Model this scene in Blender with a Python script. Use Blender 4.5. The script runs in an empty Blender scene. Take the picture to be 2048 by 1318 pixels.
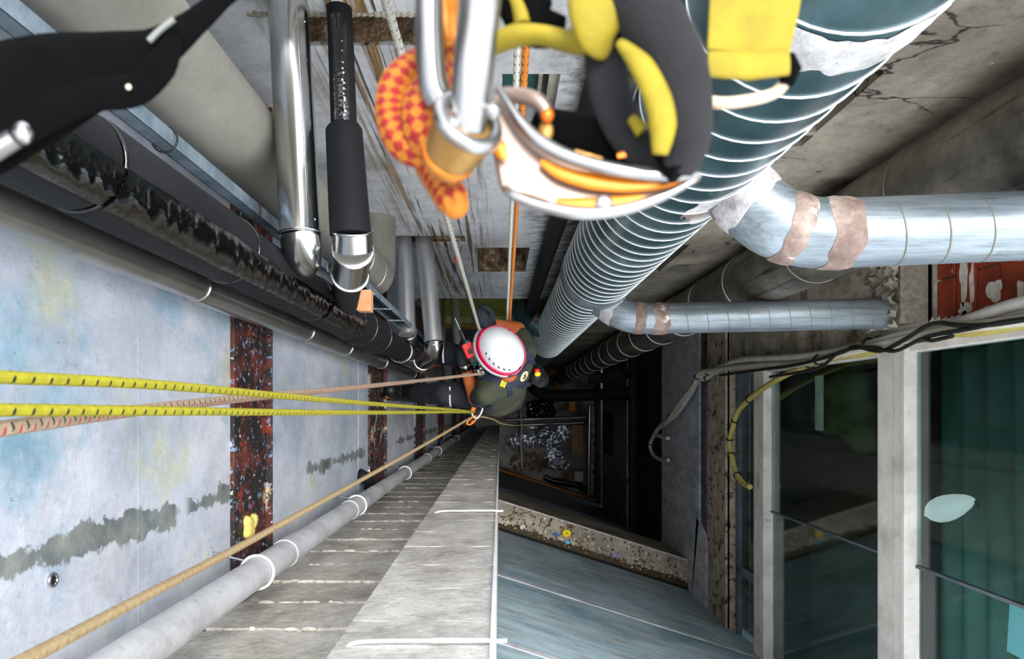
import bpy, bmesh, math, random
from mathutils import Vector, Matrix, Quaternion
from mathutils.bvhtree import BVHTree
from mathutils import noise as mnoise
random.seed(7)
scene = bpy.context.scene
COL = scene.collection

# ------------------------------------------------------------------ camera, sky, exposure
F = 1400.0                 # focal length in pixels of the 2048 x 1318 frame
CX, CY = 1000.0, 818.0     # where the plumb line under the camera meets the picture
H = 17.0                   # camera height above the shaft floor
cam_d = bpy.data.cameras.new('camera')
cam = bpy.data.objects.new('camera', cam_d); COL.objects.link(cam)
cam.location = (0, 0, H)   # looks straight down, picture top = +Y
cam_d.sensor_width = 36.0
cam_d.lens = F / 2048 * 36.0
cam_d.shift_x = (1024 - CX) / 2048
cam_d.shift_y = (CY - 659) / 2048
cam_d.clip_start = 0.02; cam_d.clip_end = 100
cam_d.dof.use_dof = True
cam_d.dof.focus_distance = 3.2
cam_d.dof.aperture_fstop = 11.0
scene.camera = cam

world = bpy.data.worlds.new('overcast_sky'); scene.world = world
world.use_nodes = True
bg = world.node_tree.nodes['Background']
bg.inputs['Color'].default_value = (0.90, 0.95, 1.0, 1)
bg.inputs['Strength'].default_value = 1.6
sun_d = bpy.data.lights.new('hazy_sun', 'SUN'); sun_d.energy = 3.4; sun_d.angle = math.radians(40)
sun_d.color = (1.0, 0.97, 0.92)
sun = bpy.data.objects.new('hazy_sun', sun_d); COL.objects.link(sun)
sun.rotation_mode = 'QUATERNION'   # hazy sun from the north-east, on the left and front walls
sun.rotation_quaternion = Vector((-.34, -.20, -.92)).to_track_quat('-Z', 'Y')
sun.location = (0, 0, H + 6)
scene.view_settings.view_transform = 'Standard'
scene.view_settings.look = 'None'
scene.view_settings.exposure = 1.0
scene.view_settings.gamma = 1.0
scene.view_settings.use_curve_mapping = False

# ------------------------------------------------------------------ helpers
def W(px, py, D):
    return Vector(((px - CX) * D / F, (CY - py) * D / F, H - D))
def onX(px, py, X): return W(px, py, X * F / (px - CX))
def onY(px, py, Y): return W(px, py, Y * F / (CY - py))

class MB:
    def __init__(s): s.v = []; s.f = []; s.uv = []
    def add(s, vs, fs, uvs=None):
        o = len(s.v); s.v += [Vector(v) for v in vs]
        for i, f in enumerate(fs):
            s.f.append([o + k for k in f]); s.uv.append(uvs[i] if uvs else None)
        return s
    def box(s, a, b):
        x0, y0, z0 = a; x1, y1, z1 = b
        x0, x1 = min(x0, x1), max(x0, x1); y0, y1 = min(y0, y1), max(y0, y1); z0, z1 = min(z0, z1), max(z0, z1)
        return s.add([(x0,y0,z0),(x1,y0,z0),(x1,y1,z0),(x0,y1,z0),(x0,y0,z1),(x1,y0,z1),(x1,y1,z1),(x0,y1,z1)],
              [(0,3,2,1),(4,5,6,7),(0,1,5,4),(1,2,6,5),(2,3,7,6),(3,0,4,7)])
    def obox(s, c, ax, ay, az):
        c = Vector(c); P = []
        for k in (-1, 1):
            for (i, j) in ((-1,-1),(1,-1),(1,1),(-1,1)):
                P.append(c + ax*i + ay*j + az*k)
        return s.add(P, [(0,3,2,1),(4,5,6,7),(0,1,5,4),(1,2,6,5),(2,3,7,6),(3,0,4,7)])
    def tube(s, pts, r, seg=14, cap=True, closed=False, flat=None, up=None):
        pts = [Vector(p) for p in pts]; n = len(pts)
        R = r if isinstance(r, (list, tuple)) else [r] * n
        tan = []
        for i in range(n):
            if closed: t = pts[(i+1) % n] - pts[i-1]
            else: t = pts[min(i+1, n-1)] - pts[max(i-1, 0)]
            tan.append(t.normalized() if t.length > 1e-9 else Vector((0,0,1)))
        a = Vector(up) if up is not None else (Vector((0,0,1)) if abs(tan[0].z) < .9 else Vector((1,0,0)))
        nrm = (a - tan[0] * a.dot(tan[0])).normalized()
        vs = []; L = 0; lens = []
        for i in range(n):
            if i:
                L += (pts[i] - pts[i-1]).length
                if up is not None:
                    q = a - tan[i] * a.dot(tan[i]); nrm = q.normalized() if q.length > 1e-4 else nrm
                else:
                    nrm = tan[i-1].rotation_difference(tan[i]) @ nrm
                    nrm = (nrm - tan[i] * nrm.dot(tan[i])).normalized()
            lens.append(L); b = tan[i].cross(nrm)
            f1, f2 = (1, 1) if flat is None else flat
            for k in range(seg):
                t = 2 * math.pi * k / seg
                vs.append(pts[i] + (nrm * math.cos(t) * f1 + b * math.sin(t) * f2) * R[i])
        fs = []; uvs = []
        for i in range(n if closed else n - 1):
            j = (i + 1) % n; l0 = lens[i]; l1 = lens[j] if j else L + (pts[0] - pts[-1]).length
            for k in range(seg):
                k2 = (k + 1) % seg
                fs.append((i*seg+k, j*seg+k, j*seg+k2, i*seg+k2))
                uvs.append(((k/seg, l0), (k/seg, l1), ((k+1)/seg, l1), ((k+1)/seg, l0)))
        if cap and not closed:
            fs.append(tuple(range(seg))); uvs.append(tuple((0, 0) for _ in range(seg)))
            fs.append(tuple(reversed(range((n-1)*seg, n*seg)))); uvs.append(tuple((0, L) for _ in range(seg)))
        return s.add(vs, fs, uvs)
    def ring(s, c, axis, R, r, n=40, seg=8):
        axis = Vector(axis).normalized()
        a = axis.orthogonal().normalized(); b = axis.cross(a)
        return s.tube([Vector(c) + (a*math.cos(2*math.pi*i/n) + b*math.sin(2*math.pi*i/n)) * R for i in range(n)], r, seg, closed=True)
    def ell(s, c, rad, rot=None, nu=20, nv=12, zmin=-1.0):
        c = Vector(c); rot = rot or Matrix.Identity(3); vs = []; fs = []
        t0 = math.acos(max(-1, min(1, zmin)))
        for i in range(nv + 1):
            th = t0 * i / nv
            for k in range(nu):
                ph = 2*math.pi*k/nu
                vs.append(c + rot @ Vector((rad[0]*math.sin(th)*math.cos(ph), rad[1]*math.sin(th)*math.sin(ph), rad[2]*math.cos(th))))
        for i in range(nv):
            for k in range(nu):
                k2 = (k+1) % nu
                fs.append((i*nu+k, (i+1)*nu+k, (i+1)*nu+k2, i*nu+k2))
        return s.add(vs, fs)
    def prism(s, poly, ext):
        poly = [Vector(p) for p in poly]; n = len(poly); ext = Vector(ext)
        return s.add(poly + [p + ext for p in poly],
              [tuple(range(n)), tuple(reversed(range(n, 2*n)))] + [(i, (i+1) % n, n+(i+1) % n, n+i) for i in range(n)])
    def ribbon(s, pts, w, side, th=.0012):
        """strap: rectangle section swept along pts; side = across direction(s), w = half width(s)"""
        n = len(pts); pts = [Vector(p) for p in pts]; vs = []; fs = []; uvs = []; L = 0
        for i in range(n):
            t = (pts[min(i+1, n-1)] - pts[max(i-1, 0)]).normalized()
            sd = Vector(side[i] if isinstance(side, list) else side); sd = (sd - t*sd.dot(t)).normalized()
            nn = t.cross(sd); ww = w[i] if isinstance(w, list) else w
            vs += [pts[i]-sd*ww-nn*th, pts[i]+sd*ww-nn*th, pts[i]+sd*ww+nn*th, pts[i]-sd*ww+nn*th]
        for i in range(n-1):
            l1 = L + (pts[i+1]-pts[i]).length
            for k in range(4):
                k2 = (k+1) % 4
                fs.append((i*4+k, i*4+k2, (i+1)*4+k2, (i+1)*4+k))
                u0, u1 = (0, 1) if k == 0 else ((1, 0) if k == 2 else (0, 0))
                uvs.append(((u0, L), (u1, L), (u1, l1), (u0, l1)))
            L = l1
        fs += [(0,3,2,1), ((n-1)*4, (n-1)*4+1, (n-1)*4+2, (n-1)*4+3)]; uvs += [None, None]
        return s.add(vs, fs, uvs)

def spline(pts, sub=6, closed=False):
    pts = [Vector(p) for p in pts]; n = len(pts); out = []
    for i in range(n if closed else n - 1):
        if closed: p0, p1, p2, p3 = pts[i-1], pts[i], pts[(i+1) % n], pts[(i+2) % n]
        else: p0, p1, p2, p3 = pts[max(i-1,0)], pts[i], pts[i+1], pts[min(i+2,n-1)]
        for k in range(sub):
            t = k / sub
            out.append(.5*((2*p1)+(p2-p0)*t+(2*p0-5*p1+4*p2-p3)*t*t+(3*p1-p0-3*p2+p3)*t**3))
    if not closed: out.append(pts[-1])
    return out
def lerpl(vals, n):
    out = []
    for i in range(n):
        t = i / (n - 1) * (len(vals) - 1); k = min(int(t), len(vals) - 2)
        out.append(vals[k] + (vals[k+1] - vals[k]) * (t - k))
    return out

def wloc(o):
    l = Vector((0,0,0))
    while o is not None: l += o.location; o = o.parent
    return l
def mesh_from(mb, off, smooth=None):
    m = bpy.data.meshes.new('mesh')
    m.from_pydata([tuple(v - off) for v in mb.v], [], mb.f)
    if any(u for u in mb.uv):
        ul = m.uv_layers.new(name='UVMap').data; i = 0
        for f, u in zip(mb.f, mb.uv):
            for k in range(len(f)):
                if u: ul[i].uv = u[k]
                i += 1
    bm = bmesh.new(); bm.from_mesh(m); bmesh.ops.recalc_face_normals(bm, faces=bm.faces); bm.to_mesh(m); bm.free()
    if smooth:
        m.polygons.foreach_set('use_smooth', [True] * len(m.polygons))
        if smooth < 179: m.set_sharp_from_angle(angle=math.radians(smooth))
    m.update()
    return m
def obj(name, mb, mat, parent=None, smooth=None, bevel=0, label=None):
    lo = Vector([min(v[i] for v in mb.v) for i in range(3)]); hi = Vector([max(v[i] for v in mb.v) for i in range(3)])
    base = Vector(((lo.x+hi.x)/2, (lo.y+hi.y)/2, lo.z))
    m = mesh_from(mb, base, smooth)
    o = bpy.data.objects.new(name, m); COL.objects.link(o)
    m.materials.append(mat)
    if parent is not None: o.parent = parent; o.location = base - wloc(parent)
    else: o.location = base
    if bevel:
        b = o.modifiers.new('bevel', 'BEVEL'); b.width = bevel; b.segments = 2; b.limit_method = 'ANGLE'
    if label: o['label'] = label
    return o
def tag(o, label, cat, group=None):
    o['label'] = label; o['category'] = cat
    if group: o['group'] = group
    return o
def thing(name, label, cat, loc, group=None):
    o = bpy.data.objects.new(name, None); COL.objects.link(o); o.location = loc; o.empty_display_size = .05
    return tag(o, label, cat, group)
def struct(o, label=None):
    o['kind'] = 'structure'
    if label: o['label'] = label
    return o
def sroot(name, loc, label=None):
    o = bpy.data.objects.new(name, None); COL.objects.link(o); o.location = loc; o.empty_display_size = .05
    return struct(o, label)
def remeshed(mb, voxel, smooth_it=4, disp=0, dscale=8):
    """union of overlapping solids as one continuous skin; returns an MB"""
    m = mesh_from(mb, Vector((0,0,0)))
    t = bpy.data.objects.new('tmp', m); COL.objects.link(t)
    md = t.modifiers.new('r', 'REMESH'); md.mode = 'VOXEL'; md.voxel_size = voxel
    sm = t.modifiers.new('s', 'SMOOTH'); sm.factor = .5; sm.iterations = smooth_it
    dg = bpy.context.evaluated_depsgraph_get(); dg.update()
    em = bpy.data.meshes.new_from_object(t.evaluated_get(dg))
    out = MB(); vs = [v.co.copy() for v in em.vertices]
    if disp:
        em.calc_loop_triangles()
        ns = [v.normal.copy() for v in em.vertices]
        vs = [v + n * disp * mnoise.noise(v * dscale) for v, n in zip(vs, ns)]
    out.add(vs, [tuple(p.vertices) for p in em.polygons])
    bpy.data.objects.remove(t); bpy.data.meshes.remove(em); bpy.data.meshes.remove(m)
    return out
def helix(c, z0, z1, R, pitch, r, seg=6, per=36):
    n = max(2, int((z1 - z0) / pitch * per)); pts = []
    for i in range(n + 1):
        t = 2*math.pi*i/per; pts.append(Vector((c[0]+R*math.cos(t), c[1]+R*math.sin(t), z0 + (z1-z0)*i/n)))
    return MB().tube(pts, r, seg)
def helix_path(path, R, pitch, r, per=28, seg=5):
    """helical seam round a straight run path[0]..path[1]"""
    a, b = Vector(path[0]), Vector(path[1]); ax = (b-a).normalized(); L = (b-a).length
    u = ax.orthogonal().normalized(); v = ax.cross(u); n = int(L/pitch*per)
    return MB().tube([a + ax*L*i/n + (u*math.cos(2*math.pi*i/per)+v*math.sin(2*math.pi*i/per))*R for i in range(n+1)], r, seg)

# ------------------------------------------------------------------ materials
def lin(c):
    if isinstance(c, str):
        c = [int(c[i:i+2], 16)/255 for i in (0, 2, 4)]
    return tuple((x/12.92 if x <= .04045 else ((x+.055)/1.055)**2.4) for x in c[:3]) + (1,)
class N:
    def __init__(s, name):
        s.m = bpy.data.materials.new(name); s.m.use_nodes = True; s.t = s.m.node_tree; s.n = s.t.nodes
        s.b = s.n['Principled BSDF']; s.geo = s.n.new('ShaderNodeNewGeometry')
    def new(s, t, **k):
        x = s.n.new(t)
        for a, v in k.items(): setattr(x, a, v)
        return x
    def link(s, a, b): s.t.links.new(a, b)
    def pos(s, scale=(1,1,1)):
        mp = s.new('ShaderNodeMapping'); mp.inputs['Scale'].default_value = scale
        s.link(s.geo.outputs['Position'], mp.inputs['Vector']); return mp.outputs[0]
    def noise(s, scale, stretch=(1,1,1), detail=6, rough=.6):
        n = s.new('ShaderNodeTexNoise'); n.inputs['Scale'].default_value = scale
        n.inputs['Detail'].default_value = detail; n.inputs['Roughness'].default_value = rough
        s.link(s.pos(stretch), n.inputs['Vector']); return n.outputs['Fac']
    def ramp(s, fac, cols, lo=.3, hi=.7):
        r = s.new('ShaderNodeValToRGB'); e = r.color_ramp.elements
        k = len(cols)
        while len(e) < k: e.new(.5)
        for i, c in enumerate(cols):
            e[i].position = lo + (hi-lo)*i/max(1, k-1); e[i].color = lin(c)
        s.link(fac, r.inputs[0]); return r.outputs[0]
    def step(s, fac, lo, hi):
        m = s.new('ShaderNodeMapRange'); m.inputs[1].default_value = lo; m.inputs[2].default_value = hi; m.clamp = True
        s.link(fac, m.inputs[0]); return m.outputs[0]
    def mix(s, fac, a, b):
        m = s.new('ShaderNodeMix', data_type='RGBA')
        if isinstance(fac, float): m.inputs[0].default_value = fac
        else: s.link(fac, m.inputs[0])
        for i, c in ((6, a), (7, b)):
            if isinstance(c, (str, tuple)): m.inputs[i].default_value = lin(c)
            else: s.link(c, m.inputs[i])
        return m.outputs[2]
    def mul(s, fac, a, col):
        m = s.new('ShaderNodeMix', data_type='RGBA'); m.blend_type = 'MULTIPLY'
        s.link(fac, m.inputs[0]); s.link(a, m.inputs[6]); m.inputs[7].default_value = lin(col); return m.outputs[2]
    def grime(s, c, amt, scale, stretch=(1,1,1)):
        g1 = s.math('MULTIPLY', s.step(s.noise(scale*1.9, stretch, 12, .78), .44, .66), amt)
        c = s.mul(g1, c, '6a6258')
        g2 = s.math('MULTIPLY', s.step(s.noise(scale*11, stretch, 8, .8), .55, .68), amt*.9)
        c = s.mul(g2, c, '5a544c')
        g3 = s.math('MULTIPLY', s.step(s.noise(scale*.7, (1,1,1), 4, .6), .48, .70), amt*.7)
        return s.mul(g3, c, '8a857c')
    def math(s, op, a, b=None, clamp=False):
        m = s.new('ShaderNodeMath', operation=op); m.use_clamp = clamp
        for i, c in ((0, a), (1, b)):
            if c is None: continue
            if isinstance(c, (int, float)): m.inputs[i].default_value = c
            else: s.link(c, m.inputs[i])
        return m.outputs[0]
    def bump(s, fac, strength, dist=.01):
        b = s.new('ShaderNodeBump'); b.inputs['Strength'].default_value = strength; b.inputs['Distance'].default_value = dist
        s.link(fac, b.inputs['Height']); s.link(b.outputs[0], s.b.inputs['Normal'])
    def sepz(s):
        x = s.new('ShaderNodeSeparateXYZ'); s.link(s.geo.outputs['Position'], x.inputs[0]); return x.outputs
def mat(name, cols, scale=4, stretch=(1,1,1), rough=.7, metal=0, bump=.15, bscale=None, spots=(), lo=.3, hi=.7, detail=6, spec=.5, bdist=.01, grime=0.0):
    k = N(name)
    if isinstance(cols, str): cols = [cols, cols]
    c = k.ramp(k.noise(scale, stretch, detail), cols, lo, hi)
    for sp in spots:
        col, sc, a, b = sp[:4]; st = sp[4] if len(sp) > 4 else (1,1,1)
        c = k.mix(k.step(k.noise(sc, st, 5, .65), a, b), c, col)
    if grime:
        c = k.grime(c, grime, scale, stretch)
    k.link(c, k.b.inputs['Base Color'])
    k.b.inputs['Roughness'].default_value = rough; k.b.inputs['Metallic'].default_value = metal
    k.b.inputs['Specular IOR Level'].default_value = spec
    if bump: k.bump(k.noise(bscale or scale*6, stretch, 6), bump, bdist)
    return k.m
ST = (6, 6, .35)     # stretched downwards: runs and streaks on upright faces
M = {}
M['block'] = mat('block_concrete', ['ccc7bd', 'e2ddd4', 'ebe8e1'], 5, bump=.5, bscale=40, grime=.5, spots=[('5c564c', 3, .62, .75), ('dedbd4', 14, .66, .74)])
M['pilaster'] = mat('pale_block_concrete', ['bdb8b2', 'd2cecA', 'dedbd7'], 5, bump=.45, bscale=40, grime=.5, spots=[('8f887f', 4, .62, .8, (1,1,5)), ('a8a29a', 25, .64, .75)])
M['mortar'] = mat('mortar_white', ['b9b4a8', 'e9e6df'], 20, bump=.5, bscale=60)
M['nwall'] = mat('north_concrete', ['8d8c89', 'b9babb', 'd2d3d6'], 1.6, bump=.25, bscale=30,
    spots=[('57534d', 2.2, .60, .72), ('6b5a40', 3, .64, .74, ST), ('3a3733', 9, .70, .76), ('4a463f', 1.1, .58, .75)])
M['neast'] = mat('brown_cracked_plaster', ['7d7569', '9c9384', 'b0a89a'], 1.8, bump=.5, bscale=40, grime=.6, spots=[('4a443b', 2.5, .58, .72), ('cfc8bc', 30, .68, .74)])
M['raw'] = mat('raw_broken_concrete', ['2e241c', '6b5038', '9a7c5c', 'cdbfa8'], 22, bump=.9, bscale=50, bdist=.03)
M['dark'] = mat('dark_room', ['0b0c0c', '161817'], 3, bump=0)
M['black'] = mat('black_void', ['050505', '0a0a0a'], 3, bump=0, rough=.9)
M['floor'] = mat('wet_dirty_floor', ['0d0b09', '2a2018', '4b2f14'], 2.2, bump=.6, bscale=14, rough=.35, spots=[('7a4a14', 2.2, .60, .70), ('0a0a0a', 4, .55, .65)])
M['olive'] = mat('olive_steel', ['6a6c22', '8a8a32', '75752c'], 3, stretch=(1,1,.4), rough=.45, bump=.1, grime=.4)
M['rustbrick'] = mat('ochre_crumbling_brick', ['3b2a12', '8f6a24', 'b78f3c'], 16, bump=.8, bscale=40)
M['bluepanel'] = mat('bluegrey_panel', ['9dbdd2', 'b4cedd', 'c6d9e3'], 2.2, stretch=(.5,.5,2.2), rough=.5, bump=.15, grime=.55,
    spots=[('aeb0ae', 2.0, .54, .72, (.6,.6,4)), ('55626a', 7, .66, .76), ('cdd6da', 3.5, .62, .76, (.5,.5,5)), ('7fa0b6', 1.3, .52, .7)])
M['greypanel'] = mat('grey_streaked_concrete', ['b0b3be', 'c8cbd4', 'd8dade'], 2.2, stretch=(1,3,1), bump=.2, grime=.5, spots=[('8a8672', 2, .60, .75, (1,2,3)), ('4c4c50', 5, .68, .78)])
M['darkpanel'] = mat('slate_grey_panel', ['3c434c', '59626d', '6d7680'], 2.2, stretch=(1,3,1), rough=.5, bump=.1, grime=.5)
M['plaster'] = mat('dirty_plaster', ['958d7f', 'b3ab9c', 'c6bfb3'], 3, bump=.6, bscale=25, grime=.7, spots=[('5b4e3c', 3.4, .56, .68), ('2a241c', 9, .66, .74), ('7b6a4c', 2.0, .55, .7)])
M['frame'] = mat('white_painted_frame', ['c2bcb6', 'dcd6d0', 'e6e2dd'], 5, bump=.15, bscale=30, grime=.14, spots=[('8d8880', 16, .68, .74, (1,4,1)), ('6c675f', 7, .7, .8)])
M['redbrick'] = mat('red_clay_brick', ['6a2410', '8a3216', '9c3d1e'], 6, bump=.2, bscale=40, spots=[('c9bda8', 9, .66, .70)])
M['rust'] = mat('rusty_flaking_steel', ['2a1512', '5a2418', '6f3020'], 7, bump=.6, bscale=45, grime=.6, spots=[('141013', 9, .47, .55), ('b9a88e', 5, .57, .61), ('1a1416', 16, .54, .58), ('6f86a8', 40, .59, .63), ('e6e6ea', 44, .62, .65), ('8a3018', 12, .60, .66)])
M['rustpale'] = mat('rust_mottled_pale_steel', ['9a8876', 'b8a896', 'ccc1b3'], 6, bump=.4, bscale=40, grime=.5, spots=[('4e382a', 9, .56, .62), ('e0dbd2', 8, .64, .70), ('6a2c18', 3, .68, .73)])
M['alu'] = mat('bright_aluminium_jacket', ['b0b0ae', 'c6c6c5'], 3, rough=.2, metal=1, bump=0)
M['aludull'] = mat('dull_aluminium_jacket', ['8c8c88', 'a5a5a2', 'b8b8b5'], 3, rough=.30, metal=.92, bump=0, grime=.2)
M['alubr'] = mat('satin_aluminium_jacket', ['b8b8b8', 'd0d0d2'], 3, rough=.34, metal=.75, bump=0)
M['foam'] = mat('black_insulation_foam', ['0b0c10', '131419'], 5, rough=.75, bump=.15, bscale=90, spec=.3, spots=[('b9bec8', 120, .74, .75)])
M['film'] = mat('shiny_black_tape', ['030304', '060607'], 4, stretch=(1,1,3), rough=.10, bump=.12, bscale=22, bdist=.01, spec=1.0)
M['galv'] = mat('galvanised_spiral_steel', ['1f3c43', '355259', '5a747a'], 3, rough=.3, metal=.55, bump=.06, bscale=10, spots=[('b7bfc0', 6, .68, .8)])
M['galvpale'] = mat('pale_galvanised_steel', ['727d87', '87939c', '9aa5ac'], 4, stretch=(.4,6,6), rough=.42, metal=.45, bump=.08, grime=.5, spots=[('8f7f62', 5, .62, .8), ('66737f', 9, .62, .8)])
M['galvdark'] = mat('grimy_dark_spiral_steel', ['4c4942', '6b665c', '8d877c'], 3, rough=.42, metal=.45, bump=.1, grime=.6, spots=[('2a2722', 3, .56, .68, ST), ('a39272', 2, .62, .8, ST)])
M['seam'] = mat('highlight_folded_seam', ['c4cccf', 'e2e7e9'], 6, rough=.35, metal=.4, bump=0)  # near-white colour paints the highlight along the seam ridges
M['seamdark'] = mat('worn_folded_seam', ['6f6a60', '8f897e'], 6, rough=.4, metal=.5, bump=0)
M['tape'] = mat('brown_sealing_tape', ['6a5850', '857068', 'ab9c93'], 9, bump=.7, bscale=40, grime=.5, spots=[('d9d5d0', 12, .60, .66)])
M['sealant'] = mat('white_grey_sealant', ['9c9ca0', 'c2c1c3', 'd6d5d6'], 9, bump=.7, bscale=40, grime=.5, spots=[('8d7d76', 8, .56, .68)])
M['beige'] = mat('beige_painted_duct', ['7f7b71', '928e84', 'a09c92'], 2, rough=.5, bump=.06, grime=.25, spots=[('1c1a16', 16, .72, .735), ('75705f', 3, .64, .8)])
M['pvc'] = mat('grey_white_pvc', ['a8a9ae', 'c2c3c8', 'd0d1d4'], 3, rough=.45, bump=.06, grime=.4, spots=[('8a8880', 6, .64, .78), ('6d6a64', 20, .70, .75)])
M['tray'] = mat('zinc_channel', ['6c7c88', '93a6b4', 'b5c4cf'], 14, rough=.42, metal=.6, bump=.25, bscale=50)
M['traydark'] = mat('grimy_cable_tray', ['20262a', '333c42', '52606a'], 14, rough=.4, metal=.6, bump=.2)
M['cream'] = mat('cream_cable_jacket', ['b3aa98', 'cfc8b8'], 9, rough=.5, bump=.1)
M['white_c'] = mat('white_cable_jacket', ['b9b6b0', 'd9d6d1'], 9, rough=.5, bump=.1)
M['yellow_c'] = mat('yellow_conduit', ['a0914a', 'bcae62'], 9, rough=.5, bump=.1)
M['black_c'] = mat('black_cable_jacket', ['0c0c0c', '1b1a18'], 9, rough=.5, bump=.1)
M['wood'] = mat('pale_wood', ['8a6a4a', 'a8866a', 'b99a80'], 6, stretch=(6,1,6), bump=.3, bscale=40)
M['orange_wood'] = mat('orange_stained_wood', ['8a4a10', 'c07a20'], 6, stretch=(6,1,6), bump=.3)
M['rustplate'] = mat('orange_rusted_plate', ['b06a3e', 'd6966a', 'e0a884'], 18, bump=.4, bscale=60, spots=[('7a3a1c', 14, .64, .7)])
M['steel'] = mat('polished_steel', ['b9bcc2', 'd6d8dc'], 5, rough=.18, metal=1, bump=0)
M['darksteel'] = mat('dark_wet_steel', ['1c2328', '30383e'], 5, rough=.2, metal=.8, bump=.1)
M['teal'] = mat('teal_shutter', ['0e3a36', '174a45', '1e5a54'], 3, rough=.5, bump=0)
M['whitebead'] = mat('white_corner_bead', ['dcdce0', 'f4f4f6'], 10, bump=.15, bscale=60)
M['foamyel'] = mat('yellow_expanding_foam', ['c9b04a', 'e6d27a'], 30, bump=.6, bscale=70)
def leftwall_mat():
    k = N('pale_blue_wall_paint')
    c = k.ramp(k.noise(1.7, (1,1,1), 9, .7), ['93a4b4', 'b0b9c8', 'c3c6d2', 'cecfd0'], .3, .7)
    c = k.mix(k.step(k.noise(2.6, (1,1,1), 9, .75), .54, .68), c, 'bcc0a2')
    c = k.mix(k.step(k.noise(1.9, (1,1,1), 8, .7), .55, .68), c, '86adc4')
    c = k.mix(k.step(k.noise(7, (1,1,.3)), .64, .8), c, 'a4a6b4')
    c = k.mix(k.step(k.noise(38), .725, .74), c, '3a3a40')
    z = k.sepz()
    d = k.math('ABSOLUTE', k.math('ADD', z[1], .235))
    d = k.math('ADD', d, k.math('MULTIPLY', k.math('SUBTRACT', k.noise(9, (1,1,1), 8, .7), .5), .16))
    band = k.math('SUBTRACT', 1.0, k.step(d, .018, .024))
    band = k.math('MULTIPLY', band, k.step(k.noise(1.9, (1,.2,1), 3), .40, .44))
    c = k.mix(band, c, k.ramp(k.noise(14), ['4d575b', '747b7c', '8c908c']))
    c = k.grime(c, .28, 4.0, (1, 1, .6))
    k.link(c, k.b.inputs['Base Color']); k.b.inputs['Roughness'].default_value = .55
    k.bump(k.noise(26), .3)
    return k.m
M['leftwall'] = leftwall_mat()
def streakwall():
    k = N('rust_streaked_concrete')
    c = k.ramp(k.noise(1.7), ['c2c2c4', 'd8d9dc', 'e6e7ea'], .3, .7)
    c = k.mix(k.step(k.noise(2.0), .58, .74), c, '6f6c66')
    z = k.sepz()
    dx = k.math('SUBTRACT', 1.0, k.step(k.math('ABSOLUTE', k.math('ADD', z[0], .30)), .08, .30))
    st = k.noise(7, (5, 5, .12), 4, .6)
    c = k.mix(k.math('MULTIPLY', k.step(st, .52, .60), dx), c, '8a6a38')
    st2 = k.noise(11, (5, 5, .1), 4, .6)
    c = k.mix(k.math('MULTIPLY', k.step(st2, .56, .62), dx), c, '3c3428')
    dr = k.step(z[0], .10, .22)
    c = k.mix(k.math('MULTIPLY', k.step(k.noise(14, (1,1,1.6), 8, .7), .42, .62), dr), c, '6d6962')
    c = k.grime(c, .35, 3.0)
    k.link(c, k.b.inputs['Base Color']); k.b.inputs['Roughness'].default_value = .75
    k.bump(k.noise(28), .4)
    return k.m
M['nwall'] = streakwall()
def plain(name, col, rough=.5, metal=0, sheen=0, bump=0, bs=200):
    return mat(name, col, 30, rough=rough, metal=metal, bump=bump, bscale=bs)
def glass():
    k = N('window_glass'); n = k.n; n.remove(k.b)
    tr = k.new('ShaderNodeBsdfTransparent'); tr.inputs[0].default_value = (.80, .90, .87, 1)
    gl = k.new('ShaderNodeBsdfGlossy'); gl.inputs['Roughness'].default_value = .06; gl.inputs[0].default_value = (.9, .95, .95, 1)
    lw = k.new('ShaderNodeLayerWeight'); lw.inputs['Blend'].default_value = .5
    fr_ = k.math('ADD', k.math('MULTIPLY', k.math('POWER', lw.outputs['Facing'], 4.0), .9), .03, True)
    nb = k.new('ShaderNodeBump'); nb.inputs['Strength'].default_value = .02; k.link(k.noise(3), nb.inputs['Height']); k.link(nb.outputs[0], gl.inputs['Normal'])
    mx = k.new('ShaderNodeMixShader'); k.link(fr_, mx.inputs[0]); k.link(tr.outputs[0], mx.inputs[1]); k.link(gl.outputs[0], mx.inputs[2])
    k.link(mx.outputs[0], n['Material Output'].inputs[0])
    return k.m
M['glass'] = glass()
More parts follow.
